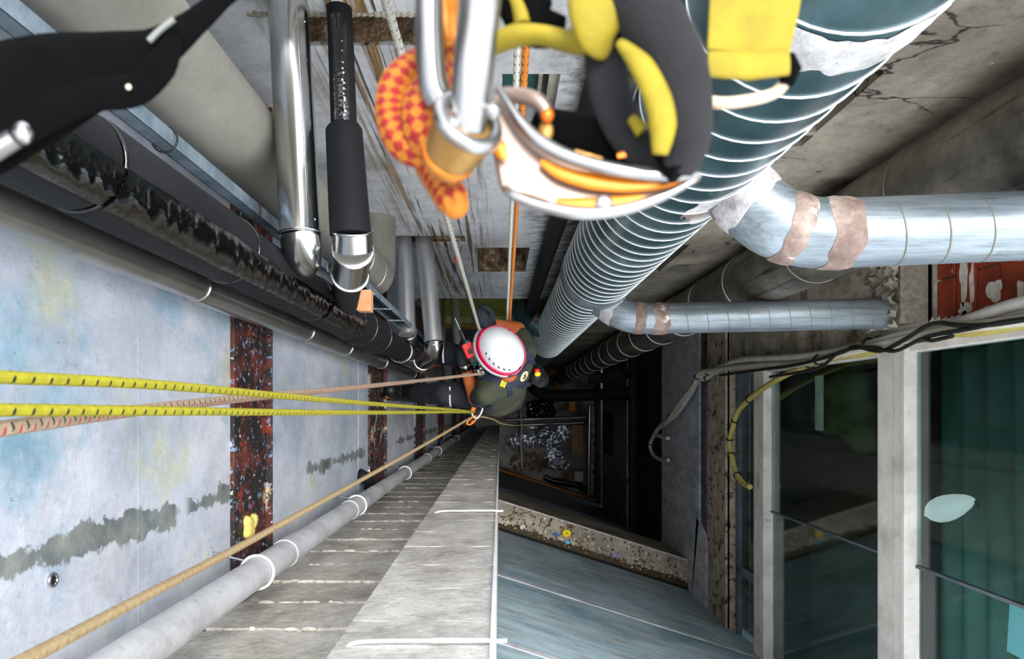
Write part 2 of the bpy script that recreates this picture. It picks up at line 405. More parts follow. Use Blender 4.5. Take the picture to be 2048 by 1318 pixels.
def rope_mat(name, cols, mark=None, braid=260, pitch=.03, mark2=None, checker=None):
    """woven sheath; marks follow the rope's own length (UV)"""
    k = N(name); uv = k.new('ShaderNodeUVMap'); sp = k.new('ShaderNodeSeparateXYZ'); k.link(uv.outputs[0], sp.inputs[0])
    u, v = sp.outputs[0], sp.outputs[1]
    if checker:
        mp = k.new('ShaderNodeMapping'); mp.inputs['Scale'].default_value = (checker[2], checker[3], 1)
        k.link(uv.outputs[0], mp.inputs[0])
        mp.inputs['Rotation'].default_value = (0, 0, 0)
        ch = k.new('ShaderNodeTexChecker'); ch.inputs['Scale'].default_value = 1
        # diagonal weave
        a = k.math('ADD', k.math('MULTIPLY', u, checker[2]), k.math('MULTIPLY', v, checker[3]))
        b = k.math('SUBTRACT', k.math('MULTIPLY', u, checker[2]), k.math('MULTIPLY', v, checker[3]))
        cb = k.new('ShaderNodeCombineXYZ'); k.link(a, cb.inputs[0]); k.link(b, cb.inputs[1]); cb.inputs[2].default_value = .5
        k.link(cb.outputs[0], ch.inputs['Vector']); ch.inputs['Color1'].default_value = lin(checker[0]); ch.inputs['Color2'].default_value = lin(checker[1])
        c = k.mix(k.step(k.noise(300), .35, .65), ch.outputs[0], cols[0]); c = k.mix(.8, c, ch.outputs[0])
    else:
        c = k.ramp(k.noise(120), cols)
    def ticks(c, col, off, uoff):
        s = k.math('FRACT', k.math('ADD', k.math('DIVIDE', v, pitch), off))
        t = k.math('LESS_THAN', s, .16)
        q = k.math('FRACT', k.math('ADD', k.math('ADD', k.math('MULTIPLY', u, 3.0), uoff), k.math('MULTIPLY', s, 1.2)))
        return k.mix(k.math('MULTIPLY', t, k.math('LESS_THAN', q, .55)), c, col)
    if mark: c = ticks(c, mark, 0.0, 0.0)
    if mark2: c = ticks(c, mark2, .5, .3)
    k.link(c, k.b.inputs['Base Color']); k.b.inputs['Roughness'].default_value = .8
    w1 = k.math('SINE', k.math('ADD', k.math('MULTIPLY', v, braid*6), k.math('MULTIPLY', u, 6.283*4)))
    w2 = k.math('SINE', k.math('SUBTRACT', k.math('MULTIPLY', v, braid*6), k.math('MULTIPLY', u, 6.283*4)))
    k.bump(k.math('MULTIPLY', w1, w2), .5, .001)
    return k.m
M['rope_yellow'] = rope_mat('yellow_rope_black_ticks', ['8a8410', 'a8a018'], mark='1a1a10', pitch=.022)
M['rope_beige'] = rope_mat('beige_rope_red_black_ticks', ['94806a', 'b09c86'], mark='a83030', mark2='2a2422', pitch=.02)
M['rope_tan'] = rope_mat('tan_rope', ['94805c', 'b09a74'], mark='8a6a44', pitch=.02)
M['rope_white'] = rope_mat('white_rope_black_ticks', ['b7b3a6', 'd8d5ca'], mark='3a3a38', pitch=.03)
M['rope_orange'] = rope_mat('orange_rope_black_ticks', ['b86414', 'de8420'], mark='2a1a10', pitch=.03)
M['rope_redyel'] = rope_mat('red_yellow_rope', ['c02010'], checker=('780906', 'a06404', 8.0, 230.0))
M['rope_grey'] = rope_mat('grey_white_rope', ['8f8a80', 'c2beb4'], mark='55504a', pitch=.03)

def crack(m, base_scale=1.3):
    k = N.__new__(N); k.m = m; k.t = m.node_tree; k.n = k.t.nodes; k.b = k.n['Principled BSDF']
    k.geo = next(n for n in k.n if n.type == 'NEW_GEOMETRY')
    src = k.b.inputs['Base Color'].links[0].from_socket
    v = k.new('ShaderNodeTexVoronoi', feature='DISTANCE_TO_EDGE'); v.inputs['Scale'].default_value = base_scale
    ns = k.new('ShaderNodeTexNoise'); ns.inputs['Scale'].default_value = 6; ns.inputs['Detail'].default_value = 6
    k.link(k.pos((1, 1, 2.2)), ns.inputs['Vector'])
    ad = k.new('ShaderNodeMix', data_type='VECTOR'); ad.inputs[0].default_value = .18
    k.link(k.pos((1, 1, 2.2)), ad.inputs[4]); k.link(ns.outputs['Color'], ad.inputs[5]); k.link(ad.outputs[1], v.inputs['Vector'])
    line = k.math('SUBTRACT', 1.0, k.step(v.outputs['Distance'], .004, .010))
    fac = k.math('MULTIPLY', line, k.step(k.noise(1.7), .46, .52))
    k.link(k.mix(fac, src, '2e2923'), k.b.inputs['Base Color'])
crack(M['neast'])
# ------------------------------------------------------------------ the shaft
XL, XR, YN, YS, YP = -.74, 2.30, .95, -.55, -.40
TOP = -.30                      # walls rise this far above the camera (as a depth)
def Z(D): return H - D
def holed(plane, c, th, a0, a1, D0, D1, holes):
    """upright wall with rectangular holes; plane 'x' or 'y' at c, thickness th away from the shaft, a = the other axis"""
    A = sorted({a0, a1, *[h[0] for h in holes], *[h[1] for h in holes]}); Ds = sorted({D0, D1, *[h[2] for h in holes], *[h[3] for h in holes]})
    A = [a for a in A if a0 <= a <= a1]; Ds = [d for d in Ds if D0 <= d <= D1]
    mb = MB()
    for j in range(len(Ds)-1):
        i = 0
        while i < len(A)-1:
            def solid(i): 
                am, dm = (A[i]+A[i+1])/2, (Ds[j]+Ds[j+1])/2
                return not any(h[0] < am < h[1] and h[2] < dm < h[3] for h in holes)
            if not solid(i): i += 1; continue
            k = i
            while k+1 < len(A)-1 and solid(k+1): k += 1
            if plane == 'x': mb.box((c, A[i], Z(Ds[j])), (c+th, A[k+1], Z(Ds[j+1])))
            else: mb.box((A[i], c, Z(Ds[j])), (A[k+1], c+th, Z(Ds[j+1])))
            i = k+1
    return mb

# floor
fl = MB(); nx, ny = 36, 36
vs = []; fs = []
for j in range(ny+1):
    for i in range(nx+1):
        x = -1.0 + 4.8*i/nx; y = -2.6 + 4.0*j/ny
        vs.append((x, y, .05*mnoise.noise(Vector((x*2.1, y*2.1, 0))) + .02*mnoise.noise(Vector((x*9, y*9, 3))) - .05))
for j in range(ny):
    for i in range(nx): fs.append((j*(nx+1)+i, j*(nx+1)+i+1, (j+1)*(nx+1)+i+1, (j+1)*(nx+1)+i))
fl.add(vs, fs); fl.box((-1, -2.6, -.4), (3.8, 1.4, -.13))
struct(obj('floor', fl, M['floor'], smooth=60))

# left wall: backing, sheet panels, rusted cross beams
wl = sroot('wall_left', (XL-.1, 0, 0))
obj('backing', MB().box((XL-.2, YS-.2, 0), (XL-.02, YN+.3, Z(TOP))), M['leftwall'], wl)
beams = [(1.92, 2.19), (3.92, 4.40), (6.02, 6.68), (8.25, 9.05), (10.7, 11.5), (13.0, 13.6), (15.2, 15.7)]
edges = [TOP] + [d for b in beams for d in b] + [17.0]
for i in range(0, len(edges), 2):
    a, b = edges[i], edges[i+1]
    if i == 0:
        obj('panel', MB().box((XL-.02, YS, Z(a)), (XL, YN, Z(1.4285))), M['leftwall'], wl, bevel=.0006)
        obj('panel', MB().box((XL-.02, YS, Z(1.43)), (XL, YN, Z(b))), M['leftwall'], wl, bevel=.0006)
    elif i == 2:
        obj('panel', MB().box((XL-.02, YS, Z(a)), (XL, YN, Z(3.65))), M['leftwall'], wl, bevel=.002)
        obj('panel', MB().box((XL-.02, YS, Z(3.66)), (XL, YN, Z(b))), M['leftwall'], wl, bevel=.002)
    else:
        obj('panel', MB().box((XL-.02, YS, Z(a)), (XL, YN, Z(b))), M['leftwall'], wl, bevel=.002)
for i, (a, b) in enumerate(beams):
    m = MB().box((XL-.02, YS+.005, Z(a)), (XL+.012, YN-.01, Z(b)))
    m.box((XL-.02, YS+.005, Z(b-.012)), (XL+.03, YN-.01, Z(b)))
    obj('beam', m, M['rust'], wl, bevel=.003)
fy = MB()
for k in range(9):
    fy.ell((XL+.014, -.33+random.uniform(-.028,.028)*1.0, Z(2.03+random.uniform(-.03,.03))), (.016, .018, .02), nu=10, nv=6)
tag(obj('foam_blob', remeshed(fy, .005, 2), M['foamyel'], smooth=180), 'yellow lump of expanding foam stuck on the rusty beam', 'foam')
# anchor socket in the wall
m = MB(); c = onX(102, 1160, XL)
m.ring((XL+.003, c.y, c.z), (1,0,0), .010, .003, 16, 6)
so = obj('wall_socket', m, M['steel'], smooth=60); tag(so, 'small square anchor hole in the pale wall at lower left', 'anchor')
obj('hole', MB().box((XL+.001, c.y-.008, c.z-.008), (XL+.003, c.y+.008, c.z+.008)), M['black'], so)

# block wall and its pale pilaster (south side), one course = one block
ws = sroot('wall_front', ((XL)/2, YS-.3, 0))
obj('backing', MB().box((XL-.2, -1.40, 0), (-.02, YS-.03, Z(TOP))), M['block'], ws)
rc = MB(); rc.v = []; 
CO = .24
def blockmesh(w, d, h, seed, jag=.004):
    rnd = random.Random(seed); bm = bmesh.new(); n = 6
    vs = []
    for zz in (0, 1):
        row = []
        for i in range(n+1):
            row.append((bm.verts.new((-w/2+w*i/n, d/2+rnd.uniform(-jag, jag)*.5, (zz-.5)*h + rnd.uniform(-jag, jag))),
                        bm.verts.new((-w/2+w*i/n, -d/2, (zz-.5)*h))))
        vs.append(row)
    for i in range(n):
        bm.faces.new((vs[0][i][0], vs[0][i+1][0], vs[1][i+1][0], vs[1][i][0]))
        bm.faces.new((vs[0][i][1], vs[1][i][1], vs[1][i+1][1], vs[0][i+1][1]))
        bm.faces.new((vs[1][i][0], vs[1][i+1][0], vs[1][i+1][1], vs[1][i][1]))
        bm.faces.new((vs[0][i][0], vs[0][i][1], vs[0][i+1][1], vs[0][i+1][0]))
    bm.faces.new((vs[0][0][0], vs[1][0][0], vs[1][0][1], vs[0][0][1])); bm.faces.new((vs[0][n][0], vs[0][n][1], vs[1][n][1], vs[1][n][0]))
    bmesh.ops.recalc_face_normals(bm, faces=bm.faces)
    me = bpy.data.meshes.new('block'); bm.to_mesh(me); bm.free(); return me
rec = [blockmesh(.48, .05, CO-.014, s, .006) for s in range(4)]
pil = [blockmesh(.263, .16, CO-.0008, s+9, .003) for s in range(4)]
for me in rec: me.materials.append(M['block'])
for me in pil: me.materials.append(M['pilaster'])
base = wloc(ws); nC = int((17 - TOP)/CO)
mo = MB()
for i in range(nC):
    d = TOP + CO*(i+.5) + .13
    if d > 16.9: continue
    o = bpy.data.objects.new('block', rec[i % 4]); COL.objects.link(o); o.parent = ws
    o.location = Vector((XL+.24, YS-.025+random.uniform(-.003,.003), Z(d))) - base
    o = bpy.data.objects.new('block', pil[i % 4]); COL.objects.link(o); o.parent = ws
    o.location = Vector((-.015-.1315, YP-.08, Z(d+.05))) - base
    if 1.0 < d < 9:     # squeezed-out mortar crumbs along the joint
        x = XL + .06
        while x < -.30:
            L = random.uniform(.012, .05)
            if random.random() < (.75 if d < 4 else .3):
                mo.ell((x, YS-.001, Z(d-CO/2)), (L*.55, random.uniform(.004,.009), random.uniform(.004,.008)), nu=8, nv=5)
            x += L*1.15
mor = obj('mortar', mo, M['mortar'], ws, smooth=80); mor['kind'] = 'stuff'
obj('joint_fill', MB().box((XL, YS-.03, 0), (-.26, YS-.016, Z(TOP))), M['mortar'], ws)
obj('corner_bead', MB().box((-.017, YP-.006, 0), (-.009, YP+.004, Z(TOP))), M['whitebead'], ws)
# rods pinned across the pilaster
for (py, d, x0, x1) in ((1293, 1.185, -.262, .012), (1025, 2.70, -.255, .012)):
    p = [Vector((x0-.012, YP-.03, Z(d-.005))), Vector((x0+.002, YP-.004, Z(d-.003))), Vector((x0+.03, YP+.006, Z(d))), Vector((-.12, YP+.007, Z(d+.002))), Vector((x1, YP+.007, Z(d+.002)))]
    r = obj('tie_rod', MB().tube(spline(p, 6), .0035, 8), M['whitebead'], smooth=60)
    tag(r, 'white rod bent round the pale pilaster, nearest the camera' if d < 2 else 'thin white rod across the pale pilaster, the farther one', 'rod')
    obj('sleeve', MB().tube([Vector((-.115, YP+.008, Z(d))), Vector((-.02, YP+.008, Z(d+.001)))], .0048, 8), M['pvc'], r, smooth=60)

# north wall
wn = sroot('wall_back', (.8, YN+.15, 0))
holes_w = [(-.60, -.20, 1.69, 1.83), (.007, .172, 1.985, 2.36), (-.70, -.195, 3.84, 4.00), (-.153, .175, 4.12, 4.87)]
obj('concrete_face', holed('y', YN, .22, XL-.1, .45, 1.35, 6.02, holes_w), M['nwall'], wn)
holes_e = [(.72, 1.085, 1.96, 2.40), (1.00, 1.09, 2.43, 2.53), (.72, 1.10, 4.05, 4.85), (.72, 1.06, 6.2, 6.9)]
obj('plaster_face', holed('y', YN, .22, .45, XR+.1, 1.35, 17, holes_e), M['neast'], wn)
obj('olive_girder', MB().box((XL-.1, YN+.05, Z(7.55)), (.45, YN+.12, Z(6.02))).box((XL-.1, YN-.02, Z(7.6)), (.45, YN+.12, Z(7.55))), M['olive'], wn)
bk = bpy.data.meshes.new('brick'); bmx = bmesh.new(); bmesh.ops.create_cube(bmx, size=1); 
for v in bmx.verts: v.co = Vector((v.co.x*.112, v.co.y*.08, v.co.z*.17))
bmx.to_mesh(bk); bmx.free(); bk.materials.append(M['rustbrick'])
for j in range(3):
    for i in range(10):
        o = bpy.data.objects.new('brick', bk); COL.objects.link(o); o.parent = wn
        o.location = Vector((XL+.06+i*.118+(.05 if j % 2 else 0), YN+.02+random.uniform(-.01,.01), Z(7.72+j*.18))) - wloc(wn)
obj('lower_face', MB().box((XL-.1, YN+.02, 0), (.45, YN+.2, Z(8.2))), M['darkpanel'], wn)
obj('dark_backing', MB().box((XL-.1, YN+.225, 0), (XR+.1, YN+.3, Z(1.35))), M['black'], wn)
# sills in the openings: broken concrete
for (x0, x1, d, nm) in ((-.59, -.205, 1.83, 'sill'), (-.69, -.20, 4.0, 'sill'), (-.15, .172, 4.87, 'sill'), (.725, 1.055, 2.40, 'sill'), (.725, 1.055, 4.85, 'sill')):
    n = 24; k = 8; vs = []; fs = []
    for j in range(k+1):
        for i in range(n+1):
            x = x0+(x1-x0)*i/n; y = YN+.003+.215*j/k
            vs.append((x, y, Z(d)+.012+.014*mnoise.noise(Vector((x*30, y*30, d)))+.03*j/k))
    for j in range(k):
        for i in range(n): fs.append((j*(n+1)+i, j*(n+1)+i+1, (j+1)*(n+1)+i+1, (j+1)*(n+1)+i))
    obj(nm, MB().add(vs, fs), M['raw'], wn, smooth=30)
# ragged lip above the first pipe slot
rl = MB()
for i in range(26):
    x = -.60+.4*i/25
    rl.ell((x, YN+.006, Z(1.685)), (.014, .012, random.uniform(.006,.02)), nu=8, nv=5)
rg = obj('ragged_lip', rl, M['plaster'], wn, smooth=70); rg['kind'] = 'stuff'
# window seen through the small opening
obj('opening_frame', MB().box((.118, YN+.06, Z(2.36)), (.13, YN+.09, Z(1.985))).box((.145, YN+.03, Z(2.36)), (.172, YN+.05, Z(1.985))), M['plaster'], wn)
obj('opening_pane', MB().box((.01, YN+.10, Z(2.36)), (.118, YN+.105, Z(1.985))), M['teal'], wn)

# right wall: window storeys, beams, panels
wr = sroot('wall_right', (XR+.1, -.6, 0))
YT, YB = .36, -2.35
g = M['plaster']
hr = [(.44, .93, 2.3, 3.76)]
obj('plaster_face', holed('x', XR, .2, YT, YN+.2, 2.3, 7.9, hr), g, wr)
pier = MB(); n = 28; vs = []; fs = []
for j in range(n+1):
    for i in range(n+1):
        y = .44+.5*i/n; d = 3.74+.34*j/n
        vs.append((2.12+.06*mnoise.noise(Vector((y*16, d*22, 1)))+.03*mnoise.noise(Vector((y*50, d*50, 1))), y+(.03*mnoise.noise(Vector((d*9, 2, 2))) if i == 0 else 0), Z(d)))
for j in range(n):
    for i in range(n): fs.append((j*(n+1)+i, j*(n+1)+i+1, (j+1)*(n+1)+i+1, (j+1)*(n+1)+i))
pier.add(vs, fs); pier.box((2.15, .46, Z(4.06)), (XR+.02, .94, Z(3.76)))
obj('broken_pier', pier, g, wr, smooth=25)
obj('brick_backing', MB().box((XR+.03, .40, Z(3.8)), (XR+.06, .95, Z(2.3))), M['mortar'], wr)
bk2 = bpy.data.meshes.new('brick'); bmx = bmesh.new(); bmesh.ops.create_cube(bmx, size=1)
for v in bmx.verts: v.co = Vector((v.co.x*.05, v.co.y*.30, v.co.z*.146))
bmesh.ops.bevel(bmx, geom=list(bmx.edges), offset=.004, segments=1, affect='EDGES'); bmx.to_mesh(bk2); bmx.free(); bk2.materials.append(M['redbrick'])
for j in range(9):
    for i in range(2):
        o = bpy.data.objects.new('brick', bk2); COL.objects.link(o); o.parent = wr
        o.location = Vector((XR+.03+random.uniform(-.003,.003), (.585 if j % 2 else .52)+i*.31, Z(2.38+j*.155))) - wloc(wr)
sm = MB(); rs_ = random.Random(3)
def smear(y, d, w, h):
    n = 18; pts = []
    for k in range(n):
        a = 2*math.pi*k/n; f = 1+.55*mnoise.noise(Vector((math.cos(a)*1.7+y*9, math.sin(a)*1.7, d*9)))
        pts.append(Vector((XR+.003, y+w*f*math.cos(a), Z(d)+h*f*math.sin(a))))
    sm.prism(pts, (.012, 0, 0))
for k in range(26):
    d = 2.45+1.28*k/25; smear(.45+rs_.uniform(-.01,.012), d, rs_.uniform(.015,.035), .03)
for (y, d, w, h) in ((.60, 3.42, .10, .018), (.55, 3.26, .05, .05), (.53, 3.10, .05, .02), (.50, 3.47, .03, .05), (.66, 3.48, .12, .03)): smear(y, d, w, h)
q = obj('mortar_smears', sm, M['mortar'], wr, smooth=60); q['kind'] = 'stuff'
# ledge under the bricks
obj('plaster_ledge', MB().box((XR-.05, .36, Z(3.6)), (XR+.02, .455, Z(2.3))), M['frame'], wr, bevel=.01)

def window(name, D0, D1, label):
    """D0 top, D1 bottom: two sliding sashes behind a white frame"""
    w = sroot(name, (XR, -1.0, Z(D1)), label)
    f = M['frame']
    obj('frame_rail', MB().box((XR-.04, YB, Z(D1)), (XR+.06, YT, Z(D1-.10))).box((XR-.055, YB, Z(D1-.10)), (XR+.03, YT, Z(D1-.135))), f, w, bevel=.004)
    obj('frame_rail', MB().box((XR-.02, YB, Z(D0)), (XR+.06, YT, Z(D0+.03))), f, w, bevel=.004)
    obj('frame_jamb', MB().box((XR-.03, YT-.045, Z(D1-.1)), (XR+.06, YT, Z(D0))), f, w, bevel=.004)
    ms = -.87
    obj('sash_stile', MB().box((XR+.005, ms-.012, Z(D1-.13)), (XR+.03, ms+.004, Z(D0+.03))), M['darkpanel'], w)
    obj('pane', MB().box((XR+.012, ms, Z(D1-.12)), (XR+.018, YT-.04, Z(D0+.03))), M['glass'], w)
    obj('pane', MB().box((XR+.030, YB+.02, Z(D1-.12)), (XR+.036, ms, Z(D0+.03))), M['glass'], w)
    return w
window('window_1', 2.35, 4.02, 'upper window with teal shutter behind its glass')
window('window_2', 4.20, 6.10, 'lower window with dark room behind its glass')
obj('transom', MB().box((XR-.03, YB, Z(4.2)), (XR+.1, YT+.02, Z(4.02))), M['frame'], wr, bevel=.006)
obj('transom', MB().box((XR-.01, YB, Z(6.32)), (XR+.1, YT+.02, Z(6.10))), M['frame'], wr, bevel=.006)
# storey below: dark glazing, rusty channel, rack strip
obj('dark_glazing', MB().box((XR+.08, YB, Z(7.0)), (XR+.1, .95, Z(6.32))), M['glass'], wr)
obj('glazing_bar', MB().box((XR+.04, -1.62, Z(6.9)), (XR+.09, -1.56, Z(6.32))).box((XR+.04, YB, Z(6.95)), (XR+.08, .95, Z(6.88))), M['darkpanel'], wr)
obj('rusty_channel', MB().box((XR-.03, YB, Z(7.66)), (XR+.06, .95, Z(7.0))).box((XR-.045, YB, Z(7.06)), (XR, .95, Z(7.0))), M['rustpale'], wr, bevel=.006)
obj('rack_strip', MB().box((XR-.005, -1.75, Z(8.02)), (XR+.04, .95, Z(7.66))), M['darkpanel'], wr)
ck = MB()
for i in range(90): 
    y = -1.74+i*.028
    ck.box((XR-.016, y, Z(7.86)), (XR-.003, y+.016, Z(7.82))).box((XR-.016, y, Z(7.79)), (XR-.003, y+.016, Z(7.75)))
c_ = obj('rack_teeth', ck, M['steel'], wr); c_['kind'] = 'stuff'
obj('grey_panel', MB().box((XR-.02, YB, Z(9.9)), (XR+.1, .95, Z(8.0))), M['greypanel'], wr, bevel=.03)
fl2 = MB().prism([Vector((XR-.03, -1.25, Z(8.0))), Vector((XR-.03, -1.25, Z(8.05))), Vector((XR-.03, -1.42, Z(7.7))), Vector((XR-.03, -2.3, Z(7.68))), Vector((XR-.03, -2.3, Z(8.3))), Vector((XR-.03, -2.3, Z(8.3)))], (.05,0,0))
obj('plaster_flare', fl2, M['greypanel'], wr, bevel=.01)
obj('opening_edge', MB().box((XR-.03, YB, Z(12.62)), (XR+.02, .95, Z(12.5))), M['plaster'], wr)
obj('slate_panel', MB().box((XR-.02, YB, Z(15.6)), (XR+.1, .95, Z(12.62))), M['darkpanel'], wr, bevel=.02)
obj('slate_panel', MB().box((XR-.02, YB, 0), (XR+.1, .95, Z(15.9))), M['darkpanel'], wr, bevel=.02)
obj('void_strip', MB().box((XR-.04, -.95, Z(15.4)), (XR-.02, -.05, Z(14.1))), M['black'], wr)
obj('opening_black_sheet', MB().box((XR+.12, YB-.2, Z(12.5)), (XR+.14, YN+.3, Z(9.9))), M['black'], wr)  # black sheet in place of the unlit depth of this opening
# rooms behind the glass
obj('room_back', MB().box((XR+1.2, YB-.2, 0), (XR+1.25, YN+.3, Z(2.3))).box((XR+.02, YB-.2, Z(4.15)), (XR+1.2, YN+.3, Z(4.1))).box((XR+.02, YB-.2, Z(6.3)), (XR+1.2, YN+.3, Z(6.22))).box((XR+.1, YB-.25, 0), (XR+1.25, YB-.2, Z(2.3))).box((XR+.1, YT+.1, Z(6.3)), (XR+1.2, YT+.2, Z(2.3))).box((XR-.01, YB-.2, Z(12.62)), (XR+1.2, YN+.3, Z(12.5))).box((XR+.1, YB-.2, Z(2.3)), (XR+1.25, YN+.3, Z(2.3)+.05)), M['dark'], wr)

# angled wall at lower right, with its ledge
ux = Vector((2.6, -.825, 0)).normalized(); nn = Vector((-ux.y, ux.x, 0)); A0 = Vector((-.30, -1.375, 0))
def AP(t, off, D): p = A0 + ux*t + nn*off; return Vector((p.x, p.y, Z(D)))
LT = 2.95
def aw(mb, t0, t1, o0, o1, D0, D1):
    c = (AP(t0, o0, D0) + AP(t1, o1, D1)) / 2
    return mb.obox(c, ux*abs(t1-t0)/2, nn*abs(o1-o0)/2, Vector((0,0,abs(D1-D0)/2)))
wa = sroot('wall_angled', AP(LT/2, -.1, 17))
aw_seams = [3.5, 3.9, 4.42, 6.20, 8.5]
for i in range(4):
    obj('panel', aw(MB(), 0, LT, -.05, 0, aw_seams[i]+.004, aw_seams[i+1]-.004), M['bluepanel'], wa, bevel=.003)
obj('panel', aw(MB(), 0, LT, -.05, 0, 9.5, 13.2), M['bluepanel'], wa, bevel=.003)
obj('panel', aw(MB(), 0, LT, -.05, 0, 13.21, 17), M['darkpanel'], wa, bevel=.003)
obj('backing', aw(MB(), -.2, LT+.1, -.2, -.052, 3.5, 17), M['darkpanel'], wa)
obj('seam_strip', aw(MB(), 0, LT, 0, .006, 6.16, 6.24), M['greypanel'], wa, bevel=.002)
obj('seam_strip', aw(MB(), 0, LT, 0, .006, 4.38, 4.45), M['greypanel'], wa, bevel=.002)
obj('ledge', aw(MB(), 0, LT, 0, .34, 8.5, 9.55), M['neast'], wa, bevel=.006)
obj('ledge_lip', aw(MB(), 0, LT, .335, .35, 8.49, 8.55), M['pilaster'], wa, bevel=.003)
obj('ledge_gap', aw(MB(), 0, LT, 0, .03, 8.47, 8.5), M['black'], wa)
# grit on the ledge (uncountable) and the litter one can name
rnd = random.Random(4); gr = MB(); gp = MB()
for k in range(520):
    t = rnd.uniform(.3, 2.75); o = .34*rnd.random()**1.6; s = rnd.uniform(.004, .014)
    c = AP(t, min(.32, o+.01), 8.5-s*.4); q = Quaternion((rnd.random(), rnd.random(), rnd.random()), rnd.uniform(0, 3)).to_matrix()
    (gr if rnd.random() < .7 else gp).obox(c, q @ Vector((s*rnd.uniform(.6,2),0,0)), q @ Vector((0,s,0)), q @ Vector((0,0,s*.5)))
for nm, mm, b in (('grit', 'raw', gr), ('plaster_chips', 'mortar', gp)):
    o = obj(nm, b, M[mm]); o['kind'] = 'stuff'; tag(o, 'dark grit scattered along the concrete ledge' if nm == 'grit' else 'pale plaster chips scattered along the concrete ledge', nm.replace('_', ' '))
dirt = MB(); n = 90
vs = []; fs = []
for i in range(n+1):
    t = .25 + 2.6*i/n; wv = .10+.05*mnoise.noise(Vector((t*5, 1, 0)))+.03*mnoise.noise(Vector((t*25, 1, 0)))
    vs += [AP(t, .03, 8.5-.02), AP(t, wv*.6, 8.5-.012-.008*mnoise.noise(Vector((t*30,0,0)))), AP(t, wv, 8.499)]
for i in range(n):
    for j in range(2): fs.append((i*3+j, (i+1)*3+j, (i+1)*3+j+1, i*3+j+1))
o = obj('dirt', dirt.add(vs, fs), mat('mossy_dirt', ['1d1710', '3a2d1a', '5c5020'], 30, bump=.9, bscale=60), smooth=40); o['kind'] = 'stuff'; tag(o, 'mossy dirt line at the back of the concrete ledge', 'dirt')
def onLedge(px, py): return W(px, py, 8.49)
yel = MB()
for k in range(7): 
    a = k*.9; c = onLedge(1133, 1066); yel.ell(c+Vector((.035*math.cos(a), .03*math.sin(a), .025)), (.026, .024, .022), nu=10, nv=7)
tag(obj('crumpled_wrapper', remeshed(yel, .007, 1), plain('yellow_plastic', 'f0d21c'), smooth=60), 'crumpled yellow wrapper lying on the concrete ledge', 'litter')
for (px, py, col, nm, lab) in ((1113, 1068, '1f6fb8', 'bottle_cap', 'dark blue plastic cap beside the yellow wrapper on the ledge'), (1134, 1084, '4ab6ea', 'plastic_scrap', 'light blue plastic scrap below the yellow wrapper on the ledge')):
    c = onLedge(px, py); b = MB()
    for k in range(4): b.ell(c+Vector((rnd.uniform(-.02,.02), rnd.uniform(-.014,.014), .014)), (.026, .018, .014), nu=9, nv=6)
    tag(obj(nm, remeshed(b, .006, 1), plain(nm+'_plastic', col), smooth=50), lab, 'litter')
c = onLedge(1233, 1107); b = MB()
b.tube([c+Vector((-.05, .03, .01)), c+Vector((-.03, -.02, .012)), c+Vector((.06, -.05, .01))], [.012, .02, .008], 8, flat=(.4, 1.3)).tube([c+Vector((-.01, -.03, .02)), c+Vector((.05, .03, .02))], .006, 8)
tag(obj('plastic_strip', b, plain('lilac_plastic', '8d84b0'), smooth=50), 'torn lilac plastic strip on the right part of the ledge', 'litter')
c = onLedge(1045, 1053); tag(obj('plaster_lump', remeshed(MB().obox(c+Vector((0,0,.02)), Vector((.03,.01,0)), Vector((-.008,.022,0)), Vector((0,0,.018))), .005, 2, .01, 40), M['mortar'], smooth=40), 'pale plaster lump on the left part of the ledge', 'rubble')
obj('rust_rail', aw(MB(), 0, LT, 0, .04, 16.6, 17), M['orange_wood'], wa)

c = onX(738, 966, XL+.04)
tag(obj('rubber_hose', MB().tube(spline([c+Vector((-.035,.06,.10)), c+Vector((0,.03,.07)), c+Vector((.012,-.01,0)), c+Vector((0,-.04,-.08)), c+Vector((-.035,-.05,-.11))], 5), .030, 14), M['foam'], smooth=80), 'short black hose looping from the left wall behind the downpipe', 'hose')
c = onX(882, 883, XL+.02); b = MB()
for k in range(5): b.ell(c+Vector((.01, random.uniform(-.03,.03), random.uniform(-.05,.05))), (.02, .03, .04), nu=9, nv=6)
tag(obj('blue_rag', remeshed(b, .012, 1), plain('blue_cloth', '2a8fd8'), smooth=50), 'small bright blue rag stuck low on the left wall', 'rag')

# unseen slab added overhead to darken the upper left corner, just above the picture; duct and pipes pass through it
struct(obj('shade_slab', MB().box((XL-.1, .525, Z(.88)), (-.12, YN+.25, Z(.74))), M['neast'], bevel=.01))
# ------------------------------------------------------------------ pipes and ducts
def pipe(name, pts, r, mt, label, cat='pipe', seg=20, sub=0, rings=(), ringmat=None, parent=None, loc=None):
    P = spline(pts, sub) if sub else [Vector(p) for p in pts]
    R = lerpl(r, len(P)) if isinstance(r, list) else r
    o = obj(name, MB().tube(P, R, seg), M[mt], parent, smooth=50)
    if label: tag(o, label, cat)
    return o
def vring(parent, x, y, d, R, r, mt, name='joint_ring'):
    return obj(name, MB().ring((x, y, Z(d)), (0,0,1), R, r), M[mt], parent, smooth=80)

